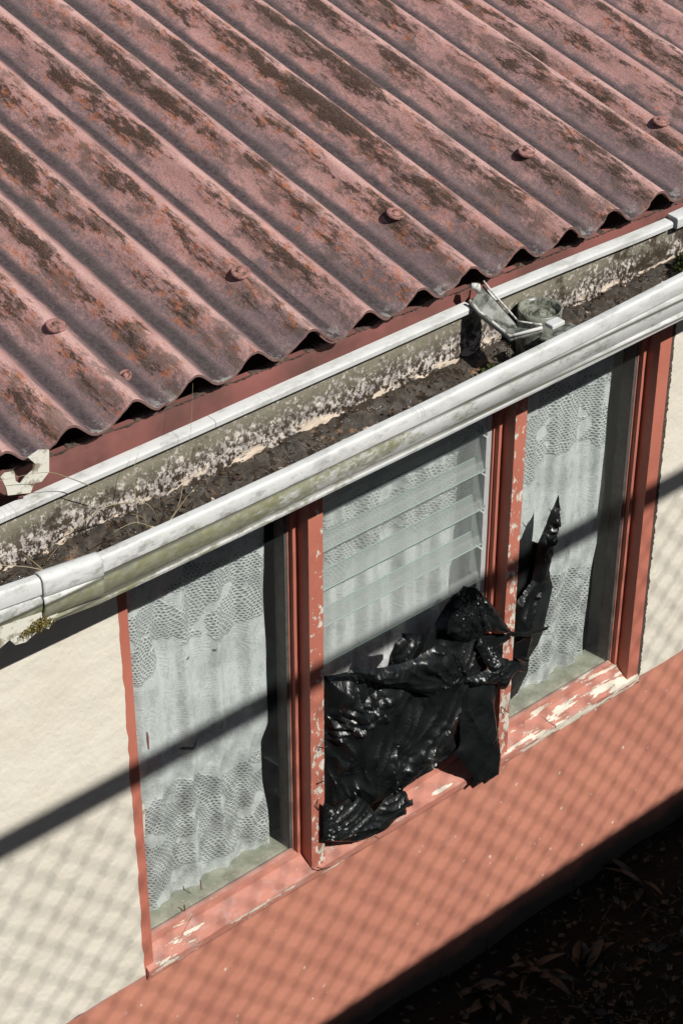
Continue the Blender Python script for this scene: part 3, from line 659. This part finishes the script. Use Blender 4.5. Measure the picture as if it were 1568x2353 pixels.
# silt lying in the gutter
def silt_h(x, y):
    t = (y+.14)/-.155
    h = .353+.020*ss(.35, 0, t)+.010*ss(.5, 1.0, t)+.010*mn.noise((x*18, y*30, 0))+.007*mn.noise((x*55, y*70, 3))+.004*mn.noise((x*120, y*120, 8))
    return h+.014*ss(.03, .0, abs(x-.24))*0+.012*ss(.55, 1.0, x)
m_ = MB(); xs = frange(-2.4, 3.3, .006); ys = frange(-.1375, -.300, .0055)
ys = [-.1375-(.1625)*i/26 for i in range(27)]
for y in ys:
    for x in xs: m_.v.append(Vector((x, y, silt_h(x, y)+sag(x)*.35*ss(-.16, -.3, y))))
n_ = len(xs)
for j in range(len(ys)-1):
    for i in range(n_-1): a = j*n_+i; m_.f.append((a, a+n_, a+n_+1, a+1)); m_.m.append(0)
m_.build('gutter_silt', M['silt'], None, smooth=True, kind='stuff', label='wet brown silt and rotting leaf litter lying along the gutter', cat='silt')
m_ = MB()
for i in range(1500):
    x = random.uniform(-1.3, 1.6); y = random.uniform(-.295, -.143); z = silt_h(x, y)+.003
    if random.random() < .35:
        a = random.uniform(-.6, .6); l = random.uniform(.008, .032); d = Vector((math.cos(a), math.sin(a)*.5, random.uniform(-.1, .35)))*l
        m_.tube([(x, y, z), Vector((x, y, z))+d], random.uniform(.0006, .0014), 3)
    else:
        r_ = random.uniform(.002, .009); u = Vector((random.uniform(-1, 1), random.uniform(-1, 1), random.uniform(-.5, .5))).normalized(); v = u.cross(Vector((random.uniform(-.4, .4), random.uniform(-.4, .4), 1))).normalized()
        c = Vector((x, y, z+.002)); m_.add([c+u*r_, c+v*r_*.5, c-u*r_*.8, c-v*r_*.6], [(0, 1, 2), (0, 2, 3)])
m_.build('leaf_litter', M['litter'], None, kind='stuff', label='dark broken twigs and leaf crumbs scattered over the gutter silt', cat='litter')
def clump(name, c, r_, mat, n_, label, sq=(1, .7, .6)):
    m_ = MB(); base = Vector(c)
    for i in range(n_):
        d = Vector((random.gauss(0, 1), random.gauss(0, 1), random.gauss(0, 1))).normalized()*random.random()**.4; p = base+Vector((d.x*r_*sq[0], d.y*r_*sq[1], abs(d.z)*r_*sq[2]))
        s_ = r_*random.uniform(.08, .2); ax = [Vector((random.uniform(-1, 1), random.uniform(-1, 1), random.uniform(-1, 1))).normalized()*s_ for _ in range(3)]
        m_.add([p+ax[0], p+ax[1], p+ax[2], p-ax[0]*.6], [(0, 1, 2), (0, 1, 3), (1, 2, 3)])
    return m_.build(name, mat, None, label=label, cat='moss', group='moss growing in the gutter')
clump('moss_clump', (.235, -.215, .362), .032, M['moss'], 260, 'small dark moss clump in the gutter below the strap bracket', (1.3, .8, .7))
clump('moss_clump', (.865, -.20, .385), .045, M['moss'], 420, 'large dark moss clump in the gutter at the right edge of the photo', (1.2, .9, 1.0))
# broken mossy underside at the left end
m_ = MB(); po = [at(x_, y_, -.318) for x_, y_ in ((20, 1425), (70, 1400), (110, 1385), (150, 1372), (155, 1385), (125, 1418), (112, 1445), (98, 1440), (60, 1475), (35, 1482), (22, 1470), (0, 1490), (-10, 1440))]
n_ = len(po); m_.add(po+[p+Vector((0, .012, .004)) for p in po], [tuple(range(n_)), tuple(range(2*n_-1, n_-1, -1))]+[(i, (i+1) % n_, n_+(i+1) % n_, n_+i) for i in range(n_)])
m_.build('broken_edge', M['oldwhite'], gt)
clump('moss_clump', at(95, 1440, -.324), .022, M['moss2'], 300, 'yellow brown moss cushion under the broken left end of the gutter', (1.3, .6, .8))
clump('moss_clump', at(62, 1458, -.322), .014, M['moss2'], 160, 'small pale moss tuft on the chipped gutter edge at far left', (1.2, .6, .8))

# strap bracket with upturned edges
br = empty('strap_bracket', (.25, -.2, .48), label='white edged channel shaped strap bracket spanning the gutter beside the outlet', cat='bracket')
def quad_strip(A, Bq, th, name, mat):
    m_ = MB(); n_ = len(A)
    up = Vector((0, 0, th))
    vs = [*A, *Bq, *[p-up for p in A], *[p-up for p in Bq]]; f = []
    for i in range(n_-1):
        f += [(i, i+1, n_+i+1, n_+i), (2*n_+i, 3*n_+i, 3*n_+i+1, 2*n_+i+1), (i, 2*n_+i, 2*n_+i+1, i+1), (n_+i, n_+i+1, 3*n_+i+1, 3*n_+i)]
    f += [(0, n_, 3*n_, 2*n_), (n_-1, 3*n_-1, 4*n_-1, 2*n_-1)]
    m_.add(vs, f); return m_.build(name, mat, br)
La = [at(1078, 690, -.150), at(1100, 715, -.180), at(1172, 772, -.262), at(1245, 752, -.318)]
Ra = [at(1110, 645, -.140), at(1128, 668, -.165), at(1190, 738, -.232), at(1243, 745, -.300)]
lo_ = Vector((0, 0, -.010))
quad_strip([p+lo_ for p in La], [p+lo_ for p in Ra], .0025, 'web', M['web'])
MB().tube(La, .0036, 6).build('edge_rib', M['bracket'], br, smooth=True)
MB().tube(Ra, .0024, 6).build('edge_rib', M['bracket'], br, smooth=True)
quad_strip([p+lo_*.2 for p in La], [p+Vector((.002, 0, 0))+lo_*1.1 for p in La], .0015, 'flange', M['bracket'])
kn = at(1090, 662, -.150); MB().tube([kn+Vector((-.010, 0, .010)), kn+Vector((.002, -.004, .006)), kn+Vector((.008, -.004, -.010))], [.006, .009, .005], 7).build('hook', M['bracket'], br, smooth=True)
c = at(1272, 742, -.300); MB().box(c-Vector((.018, .014, .004)), c+Vector((.018, .010, .006))).build('clip_tab', M['gutter'], br, bevel=.002)
# ragged old bracket under the first sheet
m_ = MB(); pp = [(3, 1098), (12, 1088), (33, 1084), (36, 1105), (48, 1112), (60, 1096), (76, 1082), (82, 1066), (66, 1052), (92, 1034), (113, 1034), (113, 1084), (96, 1106), (80, 1110), (70, 1132), (18, 1138), (14, 1120)]
po = [at(x_, y_, -.1560) for x_, y_ in pp]; n_ = len(po)
m_.add(po+[p+Vector((0, .004, 0)) for p in po], [tuple(range(n_)), tuple(range(2*n_-1, n_-1, -1))]+[(i, (i+1) % n_, n_+(i+1) % n_, n_+i) for i in range(n_)])
m_.build('fascia_bracket', M['oldwhite'], None, label='broken flaky white bracket plate under the eave at the far left', cat='bracket')

# outlet pot
oc = at(1240, 706, -.194)
ot = empty('outlet_pot', (oc.x, oc.y, .35), label='round dark plastic outlet pot with nested rings beside the strap bracket', cat='outlet')
def lathe(c, prof, n_=36):
    m_ = MB()
    for (r_, z) in prof:
        for j in range(n_): a = 2*math.pi*j/n_; m_.v.append(Vector((c.x+r_*math.cos(a), c.y+r_*math.sin(a), z)))
    for i in range(len(prof)-1):
        for j in range(n_): a = i*n_+j; b_ = i*n_+(j+1) % n_; m_.f.append((a, b_, b_+n_, a+n_)); m_.m.append(0)
    return m_
zt = oc.z
lathe(oc, [(.050, .352), (.047, zt-.012), (.0475, zt), (.0440, zt+.001), (.0430, zt-.012), (.040, zt-.018)]).build('pot', M['outlet'], ot, smooth=True)
lathe(oc, [(.040, zt-.018), (.034, zt-.013), (.030, zt-.020), (.022, zt-.018), (.020, zt-.013), (.017, zt-.017), (.010, zt-.010), (.004, zt-.006), (.0005, zt-.006)]).build('grating', M['outlet'], ot, smooth=True)
MB().box((oc.x-.052, oc.y-.075, .352), (oc.x+.045, oc.y-.046, zt-.03)).build('pot_flange', M['web'], ot, bevel=.004)

# dry grass growing from the silt
def blade(m_, pts, r0):
    P_ = [Vector(p) for p in pts]; out = []
    for i in range(len(P_)-1):
        p0 = P_[max(i-1, 0)]; p1 = P_[i]; p2 = P_[i+1]; p3 = P_[min(i+2, len(P_)-1)]
        for k in range(5):
            t = k/5; out.append(.5*((2*p1)+(p2-p0)*t+(2*p0-5*p1+4*p2-p3)*t*t+(3*p1-p0-3*p2+p3)*t**3))
    out.append(P_[-1]); n_ = len(out)
    m_.tube(out, [r0*(1-.7*i/(n_-1)) for i in range(n_)], 4)
def tuft(name, stems, label, loc):
    e = empty(name, loc, label=label, cat='grass', group='dry grass sprouting from the gutter')
    for st_ in stems:
        m_ = MB(); blade(m_, st_[0], st_[1]); m_.build('stem', M['straw'], e)
A_ = lambda *q: [at(a, b_, c_) for a, b_, c_ in q]
tuft('dry_grass_tuft', [
    (A_((318, 1205, -.22), (312, 1150, -.21), (308, 1080, -.19), (318, 1040, -.18)), .0012),
    (A_((340, 1225, -.23), (325, 1160, -.23), (310, 1140, -.23)), .0011),
    (A_((365, 1215, -.23), (350, 1170, -.25), (320, 1150, -.24), (300, 1158, -.22)), .0011),
    (A_((360, 1228, -.23), (330, 1190, -.25), (300, 1180, -.24)), .0010),
    (A_((300, 1155, -.22), (240, 1165, -.25), (170, 1215, -.25), (108, 1288, -.24)), .0014),
    (A_((375, 1215, -.22), (410, 1160, -.22), (425, 1080, -.20), (438, 985, -.19), (443, 880, -.18)), .0009),
    (A_((370, 1222, -.24), (395, 1190, -.24), (430, 1140, -.22), (455, 1115, -.20)), .0009),
    (A_((355, 1215, -.24), (310, 1200, -.25), (262, 1222, -.26)), .0012),
    (A_((345, 1235, -.25), (330, 1245, -.26), (300, 1262, -.27)), .0011)],
    'larger dry grass tuft with long curved stems standing in the gutter left of centre', at(350, 1225, -.23))
tuft('dry_grass_tuft', [
    (A_((100, 1310, -.25), (60, 1302, -.24), (0, 1298, -.22), (-40, 1296, -.2)), .0011),
    (A_((100, 1310, -.25), (75, 1330, -.27), (45, 1362, -.28)), .0012),
    (A_((100, 1310, -.25), (70, 1285, -.24), (50, 1270, -.23)), .0009),
    (A_((240, 1130, -.19), (160, 1098, -.20), (100, 1085, -.20), (0, 1104, -.18)), .0011)],
    'thin pale grass sprig with few straws at the left end of the gutter', at(100, 1310, -.25))

# ---------------------------------------------------------------- black plastic
def inside(p, poly):
    x, y = p; c = False; n_ = len(poly)
    for i in range(n_):
        x1, y1 = poly[i]; x2, y2 = poly[(i+1) % n_]
        if (y1 > y) != (y2 > y) and x < (x2-x1)*(y-y1)/(y2-y1)+x1: c = not c
    return c
def dist_edge(p, poly):
    d = 1e9; px, py = p
    for i in range(len(poly)):
        x1, y1 = poly[i]; x2, y2 = poly[(i+1) % len(poly)]
        vx, vy = x2-x1, y2-y1; L = vx*vx+vy*vy or 1e-9; t = max(0, min(1, ((px-x1)*vx+(py-y1)*vy)/L)); d = min(d, math.hypot(px-x1-vx*t, py-y1-vy*t))
    return d
def crumple(name, poly, y0, bulge, bw, amp, seed, parent, mat='poly', step=.0036, ang=0, stretch=1.0, jag=.0018, ytilt=None, focus=None, fine=1.0, zone=None):
    fp = at(*focus, y0) if focus else None
    # densify and roughen the outline, in metres on the wall plane
    pw = [at(x_, y_, y0) for x_, y_ in poly]; pts = []
    for i in range(len(pw)):
        a, b_ = pw[i], pw[(i+1) % len(pw)]; L = math.hypot(b_.x-a.x, b_.z-a.z); k = max(1, int(L/(step*1.3)))
        for j in range(k):
            t = j/k; x_, z_ = a.x+(b_.x-a.x)*t, a.z+(b_.z-a.z)*t
            pts.append((x_+jag*mn.noise((x_*90, z_*90, seed)), z_+jag*mn.noise((x_*90, z_*90, seed+30))))
    nb = len(pts); xs_ = [p[0] for p in pts]; zs_ = [p[1] for p in pts]; allp = list(pts)
    rnd = random.Random(seed); zc = min(zs_)
    while zc < max(zs_):
        xc = min(xs_)
        while xc < max(xs_):
            p = (xc+rnd.uniform(-.4, .4)*step, zc+rnd.uniform(-.4, .4)*step)
            if inside(p, pts): allp.append(p)
            xc += step
        zc += step
    vo, _, fo, *_ = delaunay_2d_cdt([Vector(p) for p in allp], [], [list(range(nb))], 1, 1e-6)
    ca, sa = math.cos(ang), math.sin(ang); V = []; coarse = [(p.x, p.z) for p in pw]
    for v in vo:
        x_, z_ = v; d = dist_edge((x_, z_), coarse); e = ss(0, .012, d)
        wx = .030*mn.noise((x_*8, z_*8, seed)); wz = .030*mn.noise((x_*8, z_*8, seed+7))
        if fp:                       # folds gathered towards one point
            dx_, dz_ = x_+wx-fp.x, z_+wz-fp.z; rr = math.hypot(dx_, dz_); th = math.atan2(dz_, dx_); sc_ = min(1, rr/.08)
            u, t = rr, th*.16
        else:
            u = (x_+wx)*ca+(z_+wz)*sa; t = -(x_+wx)*sa+(z_+wz)*ca; sc_ = 1
        rA = (1-abs(mn.noise((u*4, t*24, seed)))*2)**3*sc_
        rB = (1-min(1, abs(mn.noise((u*9, t*62, seed+5)))*2.4))**2*sc_
        D = mn.voronoi(((x_+wx)*30, (z_+wz)*34, seed))[0]; fc = min(D[1]-D[0], .5)
        loc_ = ss(-.05, .30, mn.noise((x_*9, z_*9, seed+21)))
        if zone: loc_ *= zone(x_, z_); rB *= .5+.5*zone(x_, z_)
        big = mn.noise((x_*11, z_*11, seed+40))
        h = amp*(.55*rA+.30*rB*fine+.75*fc*loc_*fine+.55*big)-amp*.2
        y = y0-bulge*(1-math.exp(-d/bw))-h*e
        if ytilt: y += ytilt(x_, z_)
        V.append(Vector((x_, y, z_)))
    m_ = MB(); m_.add(V, [tuple(f)[::-1] for f in fo])
    return m_.build(name, M[mat], parent, smooth=True, sharp=38)
def c1(L): return [(940.8+.2357*a, 1310.4+.2357*b_) for a, b_ in L]
def c2(L): return [(725.8+.2786*a, 1646.4+.2786*b_) for a, b_ in L]
def c3(L): return [(1108.8+.2927*a, 1041.6+.2927*b_) for a, b_ in L]
def c0(L): return [(725.8+.2357*a, 1397.8+.2357*b_) for a, b_ in L]
bag = empty('black_plastic_sheet', (.25, -.02, -1.0), label='torn crumpled black plastic sheet stuffed into the opening below the glass louvres', cat='plastic sheet')
body = [(744, 1552), (765, 1551), (800, 1543), (850, 1538), (880, 1533), (935, 1532), (966, 1500), (985, 1455), (1010, 1410), (1040, 1366), (1064, 1350), (1085, 1350), (1090, 1420), (1105, 1480), (1092, 1540), (1064, 1600), (1058, 1640), (1054, 1690), (1042, 1715), (1000, 1748), (950, 1788), (905, 1822), (885, 1842), (862, 1852), (800, 1862), (744, 1845)]
crumple('body', body, .014, .058, .055, .024, 1, bag, focus=(800, 1960), fine=1.25, zone=lambda x_, z_: .55+1.25*ss(-.66, -.50, z_)+.7*ss(.16, -.02, x_)*ss(-.85, -.7, z_))
crumple('gathered_top', c1([(60, 850), (240, 740), (440, 770), (520, 850), (580, 990), (530, 1050), (380, 1130), (200, 1230), (60, 1190), (-60, 1150), (-250, 1120), (-500, 1020), (-640, 1010), (-560, 960), (-300, 950), (-60, 900)]), -.040, .016, .02, .015, 2, bag, focus=(1085, 1572), fine=1.3)
crumple('knotted_lump', [(903, 1528), (898, 1500), (906, 1478), (924, 1462), (921, 1454), (942, 1455), (967, 1460), (966, 1470), (957, 1490), (947, 1512), (938, 1532), (920, 1536)], -.020, .022, .02, .014, 3, bag, ang=R(40), fine=1.4)
crumple('fan_flap', c1([(440, 250), (520, 150), (640, 165), (700, 225), (830, 365), (915, 490), (985, 595), (955, 618), (850, 600), (745, 600), (715, 625), (560, 700), (450, 665), (365, 615), (375, 500), (400, 400)]), -.030, .018, .025, .017, 4, bag, focus=(1082, 1325), fine=.9)
crumple('side_crumple', c1([(640, 740), (690, 660), (780, 690), (900, 850), (1060, 895), (1155, 962), (1140, 995), (1040, 985), (965, 1060), (930, 1165), (890, 1160), (850, 1105), (720, 1110), (620, 1135), (530, 1090), (560, 1040), (660, 1010), (760, 960), (700, 850)]), -.030, .014, .02, .015, 5, bag, focus=(1060, 1590), fine=1.2)
crumple('dark_fold', c1([(560, 680), (730, 610), (960, 620), (985, 660), (900, 720), (900, 830), (820, 860), (700, 1000), (560, 1060), (540, 860), (440, 720)]), -.012, .006, .03, .006, 6, bag, mat='poly2', fine=.3)
crumple('hanging_flap', [(1062, 1572), (1142, 1562), (1140, 1590), (1131, 1615), (1132, 1660), (1141, 1728), (1137, 1772), (1102, 1796), (1096, 1788), (1083, 1799), (1077, 1774), (1036, 1724), (1049, 1706), (1054, 1640)], -.022, .010, .03, .010, 7, bag, focus=(1040, 1500), fine=.5, ytilt=lambda x_, z_: -.014*ss(-.74, -.90, z_)+.010*ss(-.60, -.50, z_))
crumple('lower_flap', c2([(60, 700), (150, 750), (300, 655), (395, 655), (440, 740), (480, 790), (560, 680), (670, 598), (740, 618), (765, 690), (795, 676), (798, 730), (740, 752), (745, 792), (650, 852), (570, 920), (400, 1012), (335, 1032), (200, 1036), (58, 1026)]), -.020, .016, .02, .015, 8, bag, focus=(700, 1960), fine=1.2)
strip = empty('twisted_plastic_strip', (.70, .03, -.95), label='twisted upright strip of black plastic standing against the right window pane', cat='plastic sheet')
crumple('flat_backing', c3([(275, 672), (440, 700), (545, 730), (555, 790), (515, 880), (530, 980), (548, 1040), (505, 1240), (470, 1400), (430, 1500), (365, 1600), (350, 1720), (270, 1880), (185, 1965), (150, 1900), (200, 1200)]), .062, .004, .03, .003, 9, strip, mat='poly2', fine=.3)
crumple('twist', c3([(592, 318), (598, 380), (606, 424), (590, 445), (580, 540), (560, 680), (525, 880), (495, 1000), (420, 1180), (380, 1400), (350, 1590), (312, 1645), (225, 1590), (212, 1400), (250, 1180), (330, 1070), (385, 990), (430, 700), (480, 590), (530, 450), (560, 400)]), .034, .014, .012, .020, 10, strip, focus=(1300, 1020), fine=1.6)
crumple('spike', c3([(200, 1395), (330, 1405), (430, 1378), (522, 1352), (505, 1378), (445, 1410), (340, 1440), (235, 1425)]), -.012, .006, .01, .006, 11, strip, ang=R(10), stretch=2)
for a_ in ((((545, 465), (530, 450), (515, 425)), 1), (((575, 480), (600, 478), (615, 472)), 2), (((598, 424), (590, 400), (600, 420)), 3)):
    q_ = c3(a_[0]); MB().tube([at(x_, y_, .026) for x_, y_ in q_], [.0016, .0012, .0005], 4).build('torn_shred', M['poly2'], strip)

# ---------------------------------------------------------------- nails, hinges of the old beading
def nail(pts, label, r_=.0014):
    MB().tube(pts, [r_*1.2, r_, r_*.8][:len(pts)], 5).build('bent_nail', M['nail'], None, label=label, cat='nail', group='old nails left in the frame')
nail(A_((727, 1993, -.020), (742, 1996, -.030), (758, 1992, -.024)), 'bent nail lying on the sill at the foot of the first post')
nail(A_((1152, 1624, -.006), (1160, 1632, -.018), (1167, 1638, -.020)), 'nail sticking out of the second post low beside the right pane')
nail(A_((733, 1716, -.006), (742, 1719, -.022), (752, 1714, -.028)), 'upper of two nails on the right edge of the first post beside the plastic')
nail(A_((726, 1801, -.006), (738, 1797, -.020), (746, 1794, -.026)), 'lower of two nails on the right edge of the first post beside the plastic')
nail(A_((731, 1836, -.006), (727, 1850, -.012), (731, 1862, -.006)), 'small wire staple on the face of the first post')

# ---------------------------------------------------------------- weeds in the dark bed
def leaf_mesh(L, W, bend, mat):
    m_ = MB(); n_ = 7
    for i in range(n_+1):
        t = i/n_; wd = W*math.sin(math.pi*min(1, t*.95+.05))**.8*(1 if t < 1 else .05); x_ = L*t; z_ = L*(.55*t-bend*t*t)
        m_.v += [Vector((x_, -wd, z_+.15*wd)), Vector((x_, 0, z_-.1*wd)), Vector((x_, wd, z_+.15*wd))]
    for i in range(n_):
        a = i*3; m_.f += [(a, a+3, a+4, a+1), (a+1, a+4, a+5, a+2)]; m_.m += [0, 0]
    me = bpy.data.meshes.new('leaf'); me.from_pydata([tuple(v) for v in m_.v], [], m_.f); me.materials.append(mat)
    for p_ in me.polygons: p_.use_smooth = True
    return me
lm = [leaf_mesh(.085, .013, .5, M['leaf']), leaf_mesh(.12, .011, .75, M['leaf']), leaf_mesh(.035, .010, .4, M['leaf2'])]
rw = random.Random(3)
spots = [(.55, -.16, 1), (.80, -.30, 0), (1.02, -.12, 1), (1.16, -.28, 0), (.62, -.38, 2), (.86, -.50, 2), (1.30, -.44, 1), (1.42, -.22, 0), (1.05, -.48, 0), (.40, -.12, 0), (1.34, -.08, 1), (.98, -.36, 2), (1.22, -.56, 2), (.70, -.22, 0), (.30, -.30, 1), (1.5, -.6, 0)]
desc = ['broad leaved dark weed', 'long drooping leaved weed', 'small pale leaved seedling']
where = ['at the wall foot, leftmost long leaved one', 'below the plinth left of centre of the dark bed', 'against the wall foot in the middle of the bed', 'in the middle of the dark bed', 'at the bottom edge of the photo, leftmost seedling', 'at the bottom edge of the photo, second seedling', 'low at the right edge of the photo', 'at the right edge of the photo near the wall', 'at the bottom edge right of the seedlings', 'against the wall at the far left of the bed', 'against the wall at the right edge of the photo', 'among the broad leaves in the middle of the bed', 'in the bottom right corner of the photo', 'between the wall foot and leftmost seedling', 'at the bottom edge of the photo, far left of the bed', 'outermost in the bottom right corner']
for (x, y, kd), wh in zip(spots, where):
    e = empty('weed', (x, y, -1.745), label=(desc[kd]+' '+wh), cat='plant', group='weeds in the shaded bed')
    for j in range(rw.randint(7, 11) if kd < 2 else 4):
        o = bpy.data.objects.new('leaf', lm[kd]); COL.objects.link(o); o.parent = e
        o.rotation_euler = (rw.uniform(-.6, .6), rw.uniform(-.9, .35), rw.uniform(0, 6.28)); sc = rw.uniform(.7, 1.25); o.scale = (sc, sc, sc); o.location = (rw.uniform(-.03, .03), rw.uniform(-.03, .03), .005)
m_ = MB()
for i in range(5200):
    x = rw.uniform(-.6, 2.2); y = -rw.random()**.8*.95-.01; 
    dens = mn.noise((x*4, y*4, 2)); 
    if rw.random() > .55+dens: continue
    h = rw.uniform(.02, .08); a = rw.uniform(0, 6.28); d = Vector((math.cos(a), math.sin(a), 0)); b0 = Vector((x, y, -1.75)); wv = d.cross(Vector((0, 0, 1)))*rw.uniform(.0012, .003)
    p1 = b0+d*h*.25+Vector((0, 0, h*.7)); p2 = b0+d*h*.8+Vector((0, 0, h*.85))
    m_.add([b0-wv, b0+wv, p1+wv, p1-wv, p2], [(0, 1, 2, 3), (3, 2, 4)])
m_.build('grass', M['grass'], None, kind='stuff', label='sparse short grass in the dark bed below the wall', cat='grass')
m_ = MB()
for i in range(900):     # low creeping leaves between the weeds
    x = rw.uniform(-.2, 2.2); y = -rw.random()**.9*.9-.01; z = -1.735+rw.uniform(0, .03)
    a = rw.uniform(0, 6.28); L = rw.uniform(.012, .035); d = Vector((math.cos(a), math.sin(a), rw.uniform(-.4, .5))).normalized(); sd_ = d.cross(Vector((0, 0, 1))).normalized()*L*rw.uniform(.2, .42); c = Vector((x, y, z))
    m_.add([c, c+d*L*.45+sd_, c+d*L, c+d*L*.45-sd_, c+d*L*.45+Vector((0, 0, -L*.08))], [(0, 1, 4), (1, 2, 4), (2, 3, 4), (3, 0, 4)])
m_.build('creeping_leaves', M['leaf'], None, kind='stuff', label='low creeping leaves covering the dark bed between the weeds', cat='ground cover')
# soffit
MB().box((-2.4, -.098, .345), (3.3, -.002, .357)).build('soffit', M['fascia'], hw)
